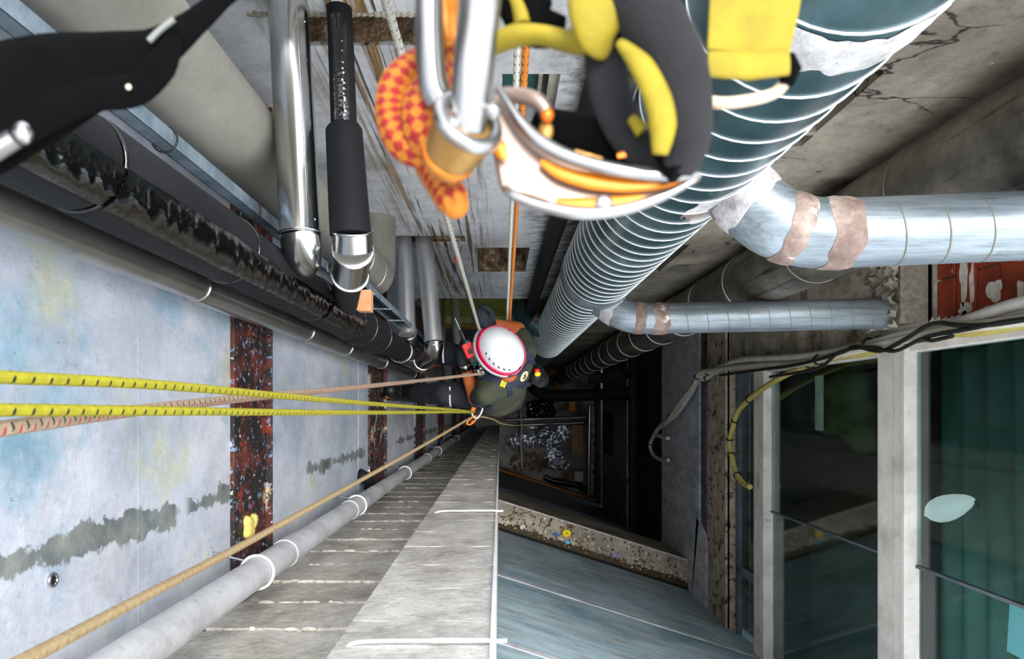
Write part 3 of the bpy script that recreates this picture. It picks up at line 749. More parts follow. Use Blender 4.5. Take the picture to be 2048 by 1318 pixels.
# jacketed riser nearest the left wall
ax, ay = -.655, .262
t = thing('jacketed_riser', 'dull aluminium jacketed riser pipe against the pale left wall', 'pipe', (ax, ay, Z(5.2)))
for (d0, d1, r) in ((TOP, 1.50, .031), (1.50, 2.35, .034), (2.35, 2.95, .037), (2.95, 3.85, .040), (3.85, 5.2, .036)):
    sx = ax + (.008 if d0 < 1 else 0)
    s_ = obj('jacket_section', MB().tube([(sx, ay, Z(d1)), (sx, ay, Z(d0))], r, 28), M['aludull'], t, smooth=50)
    obj('swage_ring', MB().ring((sx, ay, Z(d1-.01)), (0,0,1), r, .003), M['alu'], s_, smooth=80)
    ca = math.radians(75)
    obj('lap_seam', MB().tube([(sx+(r+.001)*math.cos(ca), ay+(r+.001)*math.sin(ca), Z(d1)), (sx+(r+.001)*math.cos(ca), ay+(r+.001)*math.sin(ca), Z(d0))], .0018, 6), M['alu'], s_, smooth=60)
    dd = d0 if d0 > 0 else .8
    while dd < d1-.05:
        ca = math.radians(62); p = Vector((sx+r*math.cos(ca), ay+r*math.sin(ca), Z(dd+.06)))
        obj('rivet', MB().ell(p, (.003,.003,.003), nu=8, nv=6), M['steel'], s_, smooth=80); dd += .22

# fat black insulated riser
bx, by, br = -.556, .325, .066
t = thing('insulated_riser', 'fat black foam insulated riser with shiny tape strip', 'pipe', (bx, by, Z(6)))
for (d0, d1, r) in ((TOP, .92, .066), (.92, 1.42, .069), (1.42, 2.05, .066), (2.05, 2.55, .070), (2.55, 2.75, .076), (2.75, 3.1, .078), (3.1, 3.95, .060)):
    s_ = obj('insulation_sleeve', MB().tube([(bx, by, Z(d1)), (bx, by, Z(d1-.01)), (bx, by, Z(d0+.01)), (bx, by, Z(d0))], [r-.006, r, r, r-.006], 32), M['foam'], t, smooth=40)
    obj('glue_joint', MB().ring((bx, by, Z(d1)), (0,0,1), r-.001, .003), M['film'], s_, smooth=80)
    # tape strip on the side that faces the shaft: a wrinkled band standing off the foam
    if d0 < 2.5:
        n = int(260*(d1-max(d0,.3))); k = 10; vs = []; fs = []; a0, a1 = math.radians(-62), math.radians(-8); dd0 = max(d0, .3)
        for j in range(n+1):
            d = dd0+(d1-dd0)*j/n
            for i in range(k+1):
                a = a0+(a1-a0)*i/k + .05*mnoise.noise(Vector((d*9, i*.1, 3)))
                rr = r+.0015+.0075*max(0, .62-2.4*abs(mnoise.noise(Vector((d*26+i*.22, i*.10, 7)))))*math.sin(math.pi*i/k)
                vs.append((bx+rr*math.cos(a), by+rr*math.sin(a), Z(d)))
        for j in range(n):
            for i in range(k): fs.append((j*(k+1)+i, j*(k+1)+i+1, (j+1)*(k+1)+i+1, (j+1)*(k+1)+i))
        obj('tape_strip', MB().add(vs, fs), M['film'], s_, smooth=180)
low = obj('jacket_section', MB().tube([(bx, by, Z(6.0)), (bx, by, Z(3.9)), (bx, by, Z(3.88))], [.066, .068, .06], 32), M['aludull'], t, smooth=50)
obj('end_collar', MB().ring((bx, by, Z(3.9)), (0,0,1), .066, .005), M['alu'], low, smooth=80)
obj('end_collar', MB().ring((bx, by, Z(4.9)), (0,0,1), .067, .004), M['alu'], low, smooth=80)

# zinc channel
cx_, cy_ = -.575, .462
t = thing('steel_channel', 'blue grey zinc channel running down behind the black riser', 'channel', (cx_, cy_, Z(2.3)))
obj('web', MB().box((cx_-.014, cy_-.012, Z(2.28)), (cx_+.014, cy_-.009, Z(TOP))), M['tray'], t)
for s in (-1, 1): obj('flange', MB().box((cx_+s*.014-.0015, cy_-.012, Z(2.28)), (cx_+s*.014+.0015, cy_+.014, Z(TOP))), M['tray'], t)
for d in (1.62, 1.2): obj('cable_tie', MB().ring((cx_, cy_, Z(d)), (0,0,1), .022, .002, 16, 6), M['black_c'], t, smooth=80)
# cable tray that carries on lower down
t = thing('cable_tray', 'grimy cable tray with thin cables beside the black riser', 'tray', (-.55, .50, Z(6.2)))
tx, ty = -.525, .452
obj('tray_bed', MB().box((tx-.03, ty+.01, Z(6.2)), (tx+.04, ty+.014, Z(2.25))), M['traydark'], t)
for s in (-.03, .04): obj('tray_side', MB().box((tx+s-.002, ty-.012, Z(6.2)), (tx+s+.002, ty+.014, Z(2.25))), M['tray'], t)
for k in range(4):
    rnd = random.Random(k); P = [Vector((tx-.018+k*.014+rnd.uniform(-.006,.006), ty+.002+rnd.uniform(-.004,.004), Z(2.2+i*.33))) for i in range(13)]
    obj('cable', MB().tube(spline(P, 4), .005, 6), M['black_c'] if k % 2 else M['traydark'], t, smooth=80)
for d in (2.7, 3.1, 3.5): obj('tray_clip', MB().box((tx-.035, ty-.014, Z(d)), (tx+.045, ty-.008, Z(d-.02))), M['tray'], t)

# beige round duct in the corner
dx_, dy_, dr = -.617, .640, .098
t = thing('beige_duct', 'smooth beige painted round duct in the upper left corner', 'duct', (dx_, dy_, Z(4)))
P = [Vector((dx_, dy_, Z(d))) for d in (TOP, 1.0, 2.0, 3.0, 3.35)]
for a in (15, 30, 45, 60, 75, 90): P.append(Vector((dx_, dy_+.13*(1-math.cos(math.radians(a))), Z(3.35+.13*math.sin(math.radians(a))))))
P.append(Vector((dx_, YN+.05, Z(3.48))))
obj('duct_body', MB().tube(P, dr, 40), M['beige'], t, smooth=50)
for d in (2.02, 2.06): obj('seam_ring', MB().ring((dx_, dy_, Z(d)), (0,0,1), dr, .002), M['neast'], t, smooth=80)
for d in (2.9, 3.2): obj('seam_ring', MB().ring((dx_, dy_, Z(d)), (0,0,1), dr, .002), M['steel'], t, smooth=80)

# bright pipe from the first slot
def p_level(pts_px): return [W(*p) for p in pts_px]
t = thing('jacketed_branch_pipe', 'wide bright aluminium pipe coming out of the upper wall slot', 'pipe', W(605, 500, 1.66))
P = p_level([(575, -10, 1.62), (578, 40, 1.62), (592, 300, 1.60), (600, 470, 1.60)])
obj('jacket', MB().tube(P, .0455, 32), M['alu'], t, smooth=50)
P2 = p_level([(600, 466, 1.60), (604, 490, 1.615), (604, 515, 1.70), (598, 530, 1.85)])
e = obj('elbow', MB().tube(spline(P2, 3), .047, 32), M['alu'], t, smooth=50)
a = P2[0]; dirv = (P[3]-P[2]).normalized()
obj('swage_ring', MB().ring(a, dirv, .0465, .0025), M['steel'], e, smooth=80)
sd = Vector((.0455*math.cos(.9), 0, .0455*math.sin(.9)))
obj('lap_seam', MB().tube([p+sd for p in P], .0016, 6), M['steel'], t, smooth=60)
for i in range(6): obj('rivet', MB().ell(P[1].lerp(P[3], i/5.5+.03)+Vector((.0455*.9, 0, .0455*.43)), (.003,)*3, nu=8, nv=6), M['steel'], t, smooth=80)

# black insulated branch with bright elbow
t = thing('insulated_branch_pipe', 'black insulated branch pipe with bright metal elbow at its end', 'pipe', W(690, 610, 2.3))
Pn = p_level([(676, -10, 1.66), (680, 40, 1.66), (688, 250, 1.64)])
thin = obj('taped_run', MB().tube(Pn, .030, 28), M['foam'], t, smooth=50)
n = 90; k = 8; vs = []; fs = []
for j in range(n+1):
    c = Pn[1].lerp(Pn[2], j/n)
    for i in range(k+1):
        a = math.radians(52+70*i/k); rr = .031+.004*abs(mnoise.noise(Vector((j*.9+i*.3, i*.5, 1))))*math.sin(math.pi*i/k)
        vs.append(c+Vector((rr*math.cos(a)*1.0, 0, rr*math.sin(a))))
for j in range(n):
    for i in range(k): fs.append((j*(k+1)+i, j*(k+1)+i+1, (j+1)*(k+1)+i+1, (j+1)*(k+1)+i))
obj('tape_strip', MB().add(vs, fs), M['film'], thin, smooth=180)
Pk = p_level([(687, 252, 1.62), (688, 260, 1.62), (700, 452, 1.62), (701, 470, 1.62)])
obj('insulation_sleeve', MB().tube(Pk, [.036, .042, .047, .047], 32), M['foam'], t, smooth=40)
Pe = p_level([(704, 462, 1.62), (706, 500, 1.64)])
e1 = obj('elbow', MB().tube(Pe, .046, 32), M['alu'], t, smooth=50)
Pe2 = p_level([(706, 500, 1.64), (700, 548, 1.80)])
e2 = obj('elbow', MB().tube(Pe2, [.0465, .046], 32), M['alu'], t, smooth=50)
obj('swage_ring', MB().ring(Pe[0], Pe[1]-Pe[0], .047, .003), M['steel'], e1, smooth=80)
obj('swage_ring', MB().ring(Pe[1], Pe2[1]-Pe[0], .0475, .002), M['steel'], e1, smooth=80)
obj('swage_ring', MB().ring(Pe2[1], Pe2[1]-Pe2[0], .047, .003), M['steel'], e2, smooth=80)
Pb = p_level([(702, 535, 1.78), (694, 575, 2.0), (690, 612, 2.30), (688, 640, 2.6)])
obj('insulation_sleeve', MB().tube(spline(Pb, 4), .040, 28), M['foam'], t, smooth=60)

# rusted plate end
c = W(722, 600, 2.28)
pl = [W(703, 603, 2.26), W(717, 580, 2.26), W(741, 578, 2.26), W(741, 622, 2.26), W(713, 621, 2.26)]
tag(obj('bracket_plate', MB().prism(pl, (0,0,-.05)), M['rustplate'], bevel=.003), 'orange rusted bracket end beside the bright elbow', 'bracket')

# lower bright pipes from the second slot
def bright(name, pts, r, label, mt='alubr', elbow=None):
    P = p_level(pts); t = thing(name, label, 'pipe', P[-1])
    obj('jacket', MB().tube(P, r, 26), M[mt], t, smooth=50)
    u = (P[-1]-P[0]).normalized(); sx = u.cross(Vector((0,0,1))).normalized()
    for s in (-1, 1): obj('lap_seam', MB().tube([p+sx*s*r*.9+Vector((0,0,r*.45)) for p in P], .0022, 5), M['steel'], t, smooth=60)
    if elbow:
        E = p_level(elbow); e = obj('elbow', MB().tube(spline(E, 2), r*1.06, 26), M['alu'], t, smooth=35)
        obj('swage_ring', MB().ring(E[0], E[1]-E[0], r*1.08, .004), M['steel'], e, smooth=80)
        obj('swage_ring', MB().ring(E[-1], E[-1]-E[-2], r*1.08, .004), M['steel'], e, smooth=80)
    return t
bright('lower_branch_pipe', [(806, 455, 3.95), (808, 480, 3.93), (815, 668, 3.86)], .047, 'straight bright pipe out of the middle slot, left of the elbowed one', elbow=[(815, 664, 3.86), (818, 684, 3.95), (815, 700, 4.3)])
bright('elbowed_branch_pipe', [(843, 455, 3.95), (848, 480, 3.93), (868, 684, 3.84)], .050, 'bright pipe with silver elbow out of the middle slot', elbow=[(868, 680, 3.84), (866, 702, 3.88), (846, 722, 4.1)])
bright('small_bright_pipe', [(908, 590, 6.3), (909, 600, 6.25), (916, 690, 5.9)], .040, 'thin bright pipe below the concrete beam beside the worker')
bright('thin_conduit', [(884, 590, 6.3), (887, 600, 6.25), (888, 685, 6.0)], .014, 'very thin steel conduit left of the thin bright pipe', mt='aludull')

# main spiral duct
mx, my, mr = .523, .733, .192
t = thing('spiral_duct', 'large galvanised spiral duct running down the back wall', 'duct', (mx, my, Z(9)))
up_ = obj('duct_body', MB().tube([(mx, my, Z(3.70)), (mx, my, Z(2.0)), (mx, my, Z(TOP))], mr, 64), M['galv'], t, smooth=50)
lo_ = obj('duct_body', MB().tube([(mx, my, Z(9.0)), (mx, my, Z(3.72))], mr-.012, 64), M['galv'], t, smooth=50)
obj('spiral_seam', helix((mx, my), Z(3.66), Z(.2), mr+.001, .103, .0032, per=48), M['seam'], up_, smooth=80)
obj('spiral_seam', helix((mx, my), Z(7.6), Z(3.85), mr-.011, .120, .0045, per=48), M['seam'], lo_, smooth=80)
obj('collar', MB().tube([(mx, my, Z(3.86)), (mx, my, Z(3.80)), (mx, my, Z(3.66)), (mx, my, Z(3.64))], [mr-.008, mr+.005, mr+.006, mr], 64), M['galvpale'], t, smooth=40)
def rough_band(d0, d1, R, seed):
    n = 96; k = 6; vs = []; fs = []
    for j in range(k+1):
        for i in range(n):
            a = 2*math.pi*i/n; e = .03*mnoise.noise(Vector((math.cos(a)*5, math.sin(a)*5, seed+ (0 if j < k/2 else 9))))
            d = d0+(d1-d0)*j/k + (e if j in (0, k) else e*.4)
            rr = R + (0 if j in (0, k) else .004+.003*mnoise.noise(Vector((math.cos(a)*12, math.sin(a)*12, j*1.3+seed))))
            vs.append((mx+rr*math.cos(a), my+rr*math.sin(a), Z(d)))
    for j in range(k):
        for i in range(n): fs.append((j*n+i, j*n+(i+1) % n, (j+1)*n+(i+1) % n, (j+1)*n+i))
    return MB().add(vs, fs)
obj('sealant_band', rough_band(1.03, 1.13, mr+.0012, 2), M['sealant'], t, smooth=60)
# saddle sealant where the branches leave
for (d, a, w, h) in ((1.93, -44, .17, .17), (3.96, -44, .13, .16)):
    n = 16; vs = []; fs = []
    rb = mr if d < 3 else mr-.012
    for j in range(n+1):
        for i in range(n+1):
            u = i/n*2-1; v = j/n*2-1; q = max(abs(u), abs(v)); rr_ = math.hypot(u, v)
            sc = (q/rr_ if rr_ > 0 else 1) * (1+.14*mnoise.noise(Vector((u*2, v*2, d))))
            aa = math.radians(a)+u*sc*w/mr; vs.append((mx+(rb+.004*(1-q))*math.cos(aa)+.001, my+(rb+.004*(1-q))*math.sin(aa), Z(d+v*sc*h)))
    for j in range(n):
        for i in range(n): fs.append((j*(n+1)+i, j*(n+1)+i+1, (j+1)*(n+1)+i+1, (j+1)*(n+1)+i))
    obj('sealant_patch', MB().add(vs, fs), M['sealant'], t, smooth=60)

def branch(name, P, r, label, pitch, x_end):
    """P: start on the spiral duct, elbow points, then straight run along +x"""
    t = thing(name, label, 'duct', (P[-1]+P[-2])/2)
    E = spline(P[:-1], 4)
    obj('elbow', MB().tube(E, r, 40), M['galvpale'], t, smooth=50)
    a, b = P[-2], P[-1]
    run = obj('duct_body', MB().tube([a-Vector((.02,0,0)), b], r*.985, 40), M['galvpale'], t, smooth=50)
    x = a.x+.12; i = 0
    while x < b.x:
        c = a.lerp(b, (x-a.x)/(b.x-a.x)); tilt = Vector((1, .22, .1))
        obj('folded_seam', MB().ring(c, tilt, r*.99, .0022, 40, 6), M['seamdark'], run, smooth=80); x += pitch
    # mastic tape bands at the elbow
    for (s, w) in ((.22, .035), (.62, .03), (.97, .04)):
        k = int(s*(len(E)-2)); c = E[k].lerp(E[k+1], .5); ax = (E[k+1]-E[k]).normalized(); 
        n = 40; vs = []; fs = []; u = ax.orthogonal().normalized(); v = ax.cross(u)
        for j in range(5):
            for i in range(n):
                an = 2*math.pi*i/n; off = (j/4-.5)*2*w*(1+.5*mnoise.noise(Vector((math.cos(an)*2, math.sin(an)*2, s*9+ (j>2)))))
                vs.append(c+ax*off+(u*math.cos(an)+v*math.sin(an))*(r+(.0008 if j in (0,4) else .004)))
        for j in range(4):
            for i in range(n): fs.append((j*n+i, j*n+(i+1) % n, (j+1)*n+(i+1) % n, (j+1)*n+i))
        obj('tape_band', MB().add(vs, fs), M['tape'] if s > .3 else M['sealant'], t, smooth=60)
    return t
branch('branch_duct', [W(1440, 345, 1.93), W(1500, 405, 1.91), W(1555, 447, 1.9), W(1620, 465, 1.9), W(1690, 467, 1.9), W(2690, 425, 1.9)], .094,
       'wide pale spiral branch duct elbowing right across the brown wall', .115, 2.3)
branch('branch_duct', [W(1200, 600, 3.95), W(1232, 622, 3.9), W(1262, 634, 3.88), W(1300, 637, 3.88), W(1325, 637, 3.88), W(1765, 627, 3.88)], .0865,
       'thin pale spiral branch duct ending at the broken plaster pier', .112, 2.13)

# grimy duct in the far right corner
gx, gy, gr_ = 1.497, .765, .168
t = thing('grimy_duct', 'dark grimy spiral duct in the right rear corner behind the branches', 'duct', (gx, gy, Z(16.9)))
gb = obj('duct_body', MB().tube([(gx, gy, Z(16.9)), (gx, gy, Z(8)), (gx, gy, Z(4)), (gx, gy, Z(TOP))], gr_, 56), M['galvdark'], t, smooth=50)
d = 1.55
while d < 14:
    obj('folded_seam', MB().ring((gx, gy, Z(d)), (.02, 0, 1), gr_, .004 if d < 5 else .006, 48, 6), M['seamdark'] if d < 4 else M['seam'], gb, smooth=80); d += .88 if d < 4 else .75

# black downpipe by the opening, and the small grey elbow pipe low on the back wall
pipe('black_downpipe', [(.275, .895, Z(8.5)), (.275, .895, Z(TOP))], .043, 'foam', 'black vertical downpipe on the back wall left of spiral duct')
t = thing('grey_elbow_pipe', 'grey pipe elbow from the olive girder toward the spiral duct', 'pipe', W(1050, 640, 6.3))
E = [W(1043, 560, 6.55), W(1044, 603, 6.5), W(1048, 630, 6.4), W(1064, 645, 6.35), W(1085, 652, 6.35), W(1110, 655, 6.35)]
obj('elbow', MB().tube(spline(E, 4), .105, 28), M['galv'], t, smooth=50)
obj('tape_band', MB().tube([W(1064, 644, 6.35), W(1078, 650, 6.35)], .108, 28), M['tape'], t, smooth=50)

# grey pvc downpipe in the near left corner
px_, py_ = -.625, -.420
t = thing('pvc_downpipe', 'grey white plastic downpipe in the corner beside the block wall', 'pipe', (px_, py_, 0))
obj('pipe_body', MB().tube([(px_, py_, 0), (px_, py_, Z(TOP))], .038, 32), M['pvc'], t, smooth=50)
for d in (2.08, 2.95, 6.0, 9.0): obj('socket', MB().tube([(px_, py_, Z(d+.05)), (px_, py_, Z(d-.05))], .0415, 32), M['pvc'], t, smooth=50)
for d in (1.80, 3.05, 4.6, 7.0, 10): 
    c = obj('pipe_clamp', MB().ring((px_, py_, Z(d)), (0,0,1), .043, .004, 28, 8), M['whitebead'], t, smooth=80)
    obj('clamp_stem', MB().tube([(px_-.03, py_+.03, Z(d)), (XL, py_+.05, Z(d))], .004, 8), M['steel'], c, smooth=60)

# ------------------------------------------------------------------ cables on the right wall
def cable(name, pxs, X, r, mt, label, sub=5, seed=0, jit=0, ties=()):
    rnd = random.Random(seed); P = []; X -= .05
    for (px, py) in pxs: P.append(onX(px, py+rnd.uniform(-jit, jit), X))
    S = spline(P, sub)
    rr = r = r*1.3
    o = obj(name, MB().tube(S, rr, 8), M[mt], smooth=80); tag(o, label, 'cable', None)
    for k in ties:
        i = int(k*(len(S)-2)); obj('cable_tie', MB().ring(S[i], S[i+1]-S[i], r*1.25, r*.3, 14, 6), M['black_c'], o, smooth=80)
    return o
Bp = [(2270, 584), (2048, 626), (1930, 648), (1830, 668), (1740, 688), (1640, 708), (1560, 718), (1500, 728), (1450, 735)]
cable('white_cable', Bp+[(1425, 748), (1412, 757), (1395, 758), (1385, 775), (1360, 815), (1335, 838), (1316, 858), (1307, 872), (1300, 890), (1306, 908), (1320, 918), (1337, 921)], XR-.045, .020, 'white_c', 'thick white cable hooking down to the grey panel at the end', ties=(.2,.35,.5,.7,.85), jit=1)
cable('white_cable', [(2270, 562), (2048, 604), (1960, 632), (1900, 650), (1800, 672), (1700, 700), (1620, 714), (1540, 716), (1480, 722), (1430, 740), (1400, 752), (1380, 790), (1350, 830), (1318, 856), (1312, 868), (1322, 874), (1336, 876)], XR-.075, .022, 'white_c', 'white cable above the bundle ending in short hook', jit=2, seed=3, ties=(.3,.6))
cable('cream_cable', [(2270, 602), (2040, 640), (1900, 657), (1800, 678), (1700, 702), (1600, 725), (1530, 733), (1470, 735), (1425, 738), (1400, 745), (1388, 768), (1366, 800), (1330, 850)], XR-.10, .020, 'cream', 'cream cable in the middle of the wall bundle', jit=3, seed=5, ties=(.4,.8))
cable('yellow_conduit', [(2270, 612), (2048, 648), (1960, 662), (1860, 668), (1800, 680), (1740, 704), (1680, 712), (1620, 728), (1560, 756), (1515, 785), (1478, 820), (1466, 855), (1459, 885), (1464, 915), (1472, 945), (1485, 965), (1500, 974)], XR-.06, .019, 'yellow_c', 'yellow conduit sagging away from bundle past the white window frame', ties=(.25,.45,.6,.68,.75,.82,.9))
cable('black_cable', [(2270, 600), (2000, 645), (1920, 652), (1880, 645), (1850, 655), (1810, 680), (1760, 700), (1710, 694), (1690, 702), (1640, 718), (1580, 732), (1500, 742), (1440, 752)], XR-.13, .009, 'black_c', 'black wire looping upward over the cable bundle', jit=2, seed=8)
cable('black_cable', [(2270, 617), (2030, 640), (1940, 655), (1850, 675), (1790, 702), (1740, 694), (1680, 706), (1640, 735), (1590, 745), (1540, 752)], XR-.135, .008, 'black_c', 'thin black wire tangled along the lower side of bundle', jit=3, seed=11)
cable('black_cable', [(1905, 672), (1880, 678), (1862, 681), (1850, 678)], XR-.14, .008, 'black_c', 'short loose black wire end hanging under the yellow conduit')
# ------------------------------------------------------------------ things on the shaft floor
def fp(px, py, up=0): 
    p = W(px, py, 17.0); return Vector((p.x, p.y, 0)) + Vector((0, 0, up))
rnd = random.Random(21)
sh = MB()
for (x0, y0, x1, y1, n) in ((1022, 872, 1072, 892, 10), (1062, 852, 1136, 876, 14), (1080, 884, 1120, 912, 10), (1104, 905, 1140, 938, 10)):
    for k in range(n):
        c = fp(rnd.uniform(x0, x1), rnd.uniform(y0, y1), .06); sh.ell(c, (rnd.uniform(.08,.17), rnd.uniform(.07,.14), rnd.uniform(.03,.06)), nu=10, nv=7)
pm = remeshed(sh, .018, 1)
pm.v = [v + Vector((mnoise.noise(v*14), mnoise.noise(v*14+Vector((5,5,5))), mnoise.noise(v*17+Vector((9,0,0)))*1.4))*.02 for v in pm.v]
M['sheet'] = mat('silvery_plastic_sheet', ['c8d0ec', 'eef2fc'], 8, rough=.16, metal=.85, bump=.7, bscale=9, bdist=.03)
tag(obj('plastic_sheet', pm, M['sheet'], smooth=25), 'crumpled shiny silver white plastic sheet on the dark floor', 'plastic sheet')
def plank(px0, py0, px1, py1, h, mt, label, name='plank', cat='plank', z=0):
    a, b = fp(px0, py0), fp(px1, py1)
    o = obj(name, MB().box((a.x, a.y, z), (b.x, b.y, z+h)), M[mt], bevel=.008); tag(o, label, cat); return o
plank(1142, 850, 1165, 907, .12, 'wood', 'pale wooden plank lying right of the plastic sheet')
plank(1134, 850, 1140, 893, .05, 'orange_wood', 'narrow orange batten between plastic sheet and pale plank', 'batten')
plank(1148, 942, 1165, 962, .12, 'block', 'small rough concrete block below the pale plank', 'concrete_block', 'block')
plank(1172, 940, 1186, 985, .06, 'orange_wood', 'dark orange board at the foot of the right wall', 'board', 'board')
plank(1092, 694+46, 1130, 746, .10, 'orange_wood', 'orange timber lying under the spiral duct end', 'timber')
plank(1108, 766, 1120, 776, .16, 'orange_wood', 'small orange wood offcut near the dark insulated pipe', 'wood_offcut', 'wood')
plank(1136, 804, 1148, 822, .2, 'orange_wood', 'amber crate corner behind the thin steel pipes', 'crate', 'crate')
for k, (py, py2, lab) in enumerate(((838, 835, 'thin steel pipe above its twin across the floor, farther from sheet'), (849, 845, 'thin steel pipe along the top edge of the plastic sheet'))):
    P = [fp(1012+k*6, py+2, .24), fp(1060, py, .26), fp(1110, (py+py2)/2, .25), fp(1170-k*5, py2, .24)]
    tag(obj('steel_pipe', MB().tube(spline(P, 5), .038, 12), M['aludull'], smooth=60), lab, 'pipe')
P = [fp(1088, 953, .08), fp(1100, 959, .08), fp(1112, 962, .08), fp(1154, 970, .08), fp(1162, 974, .08), fp(1174, 983, .08)]
t = tag(obj('drain_pipe', MB().tube(spline(P, 3), .075, 18), M['darksteel'], smooth=60), 'dark wet steel drain pipe with two bends on the floor', 'pipe')
for p in (P[2], P[3]): obj('pipe_socket', MB().tube([p-Vector((.05,0,0)), p+Vector((.05,0,0))], .085, 18), M['darksteel'], t, smooth=60)
# black bin bag with glints
bb = MB()
for k in range(16): bb.ell(fp(rnd.uniform(1052, 1104), rnd.uniform(800, 828), .1), (rnd.uniform(.1,.2), rnd.uniform(.08,.16), rnd.uniform(.08,.16)), nu=10, nv=7)
bm_ = remeshed(bb, .025, 1); bm_.v = [v+Vector((mnoise.noise(v*9), mnoise.noise(v*9+Vector((5,5,5))), mnoise.noise(v*9+Vector((9,0,0)))))*.05 for v in bm_.v]
tag(obj('bin_bag', bm_, M['film'], smooth=30), 'shiny black plastic bag below the worker behind thin pipes', 'bag')
dark = MB()
for k in range(60):
    s = rnd.uniform(.02,.06); c = fp(rnd.uniform(1020, 1135), rnd.uniform(902, 940), s*.4)
    q = Quaternion((rnd.random(), rnd.random(), rnd.random()), rnd.uniform(0, 3)).to_matrix()
    dark.obox(c, q @ Vector((s,0,0)), q @ Vector((0,s*.7,0)), q @ Vector((0,0,s*.4)))
o = obj('rubble', dark, M['raw']); o['kind'] = 'stuff'; tag(o, 'dark rubble strewn on the floor below the plastic sheet', 'rubble')
P = [fp(1037, 800, .03), fp(1041, 835, .30), fp(1042, 850, .30), fp(1041, 880, .24), fp(1043, 915, .06), fp(1044, 932, .03), fp(1046, 944, .03)]
M['tapew'] = rope_mat('white_line_black_marks', ['d8d8d8', 'f2f2f2'], mark='1a1a1a', pitch=.09)
tag(obj('marked_line', MB().tube(spline(P, 6), .022, 8), M['tapew'], smooth=80), 'white marked line trailing over the plastic sheet on the floor', 'line')
# wall-foot conduits and the dark insulated pipe above the floor
for (px, r, mt, lab) in ((1183, .05, 'rustpale', 'pinkish rusty conduit along the foot of the right wall'), (1176, .03, 'steel', 'thin grey conduit along the foot of the right wall')):
    a, b = fp(px, 812, .3), fp(px-2, 986, .3)
    tag(obj('conduit', MB().tube([a, b], r, 12), M[mt], smooth=60), lab, 'conduit')
P = [W(1030, 720, 11.8), W(1050, 752, 12.2), W(1070, 778, 12.4), W(1095, 790, 12.4), W(1130, 791, 12.4), W(1258, 787, 12.4)]
t = thing('dark_insulated_pipe', 'dark insulated pipe running right across the shaft low down', 'pipe', P[-1])
obj('pipe_body', MB().tube(spline(P, 5), .105, 20), M['foam'], t, smooth=60)
obj('wall_collar', MB().tube([P[-1]-Vector((.12,0,0)), P[-1]-Vector((.006,0,0))], .12, 20), M['darksteel'], t, smooth=60)
P = [W(1170, 760, 11.6), W(1215, 754, 11.9), W(1256, 748, 12.2)]
tag(obj('metal_flue', MB().tube(spline(P, 4), .085, 20), M['aludull'], smooth=60), 'short bright metal flue above the dark insulated pipe', 'flue')
P = [W(1088, 756, 14), W(1105, 756, 14), W(1122, 754, 14.2)]
tag(obj('floor_pipe', MB().tube([fp(1088, 757, .1), fp(1126, 755, .1)], .05, 14), M['darksteel'], smooth=60), 'short wet steel pipe beside the spiral duct foot', 'pipe')

# ------------------------------------------------------------------ behind the glass of the right wall
cs = MB(); n = 120; vs = []; fs = []
for j in range(n+1):
    d = 2.4+1.55*j/n
    for y in (YB+.1, YT-.02): vs.append((XR+.22+.035*math.sin(d*2*math.pi/.19), y, Z(d)))
for j in range(n): fs.append((2*j, 2*j+1, 2*j+3, 2*j+2))
sc_ = obj('corrugated_shutter', cs.add(vs, fs), M['teal'], smooth=80); tag(sc_, 'teal corrugated shutter behind the glass of upper window', 'shutter')
sc_.modifiers.new('thickness', 'SOLIDIFY').thickness = .004
k = N('pale_glow'); k.b.inputs['Base Color'].default_value = lin('6a747a'); k.b.inputs['Emission Color'].default_value = lin('e6eef6'); k.b.inputs['Emission Strength'].default_value = .3
M['paleglow'] = k.m
c = onX(1912, 1010, XR+.11); c2 = onX(1850, 1030, XR+.07)  # glowing bulb shape placed for a pale blurred spot in the glass
lp = MB(); S = [c2, c2.lerp(c, .25), c2.lerp(c, .6), c, c+(c-c2)*.55]
S2 = spline(S, 6); lp.tube(S2, [max(.004, x) for x in lerpl([.006, .020, .048, .064, .070, .068, .060, .040, .004], len(S2))], 24)
lo = thing('glowing_shape', 'pale glowing bulb shape behind the upper window glass', 'lamp', c)
obj('bulb', lp, M['paleglow'], lo, smooth=80)
obj('shape_stem', MB().tube([c+(c-c2)*.5, Vector((XR+.19, c.y, c.z+.05))], .012, 10), M['steel'], lo, smooth=60)
pc = onX(2052, 1270, XR+.12)
tag(obj('paper_sheet', MB().obox(pc, Vector((.002,0,0)), Vector((0,.12,.01)), Vector((0,-.005,.11))), plain('pale_blue_paper', '8fc4d8')), 'pale blue paper sheet standing behind the window at lower right', 'paper')
gm = mat('olive_matte', ['2f3a20', '465030', '525c38'], 3, bump=.3)
b = MB(); c = onX(1690, 800, XR+.45)  # rounded olive form placed for a yellow-green blur in the glass
for k in range(10): b.ell(c+Vector((rnd.uniform(0,.1), rnd.uniform(-.3,.22), rnd.uniform(-.35,.3))), (.12, .16, .2), nu=12, nv=8)
tag(obj('olive_shape', remeshed(b, .03, 4, .03, 5), gm, smooth=80), 'blurred olive green shape inside the lower window', 'cloth')
c = onX(1635, 800, XR+.3)
tag(obj('strip_board', MB().box((c.x, c.y-.25, c.z-.05), (c.x+.03, c.y+.2, c.z+.05)), M['frame'], bevel=.005), 'pale upright board inside the lower window', 'board')
tag(obj('storage_cabinet', MB().box((XR+.4, -2.2, Z(6.1)), (XR+.9, -1.0, Z(5.0))).box((XR+.39, -1.61, Z(6.05)), (XR+.4, -1.59, Z(5.05))), mat('dull_green_cabinet', ['26332c', '34463c'], 3, bump=0), bevel=.01), 'dull green cabinet in the room behind the lower window', 'cabinet')

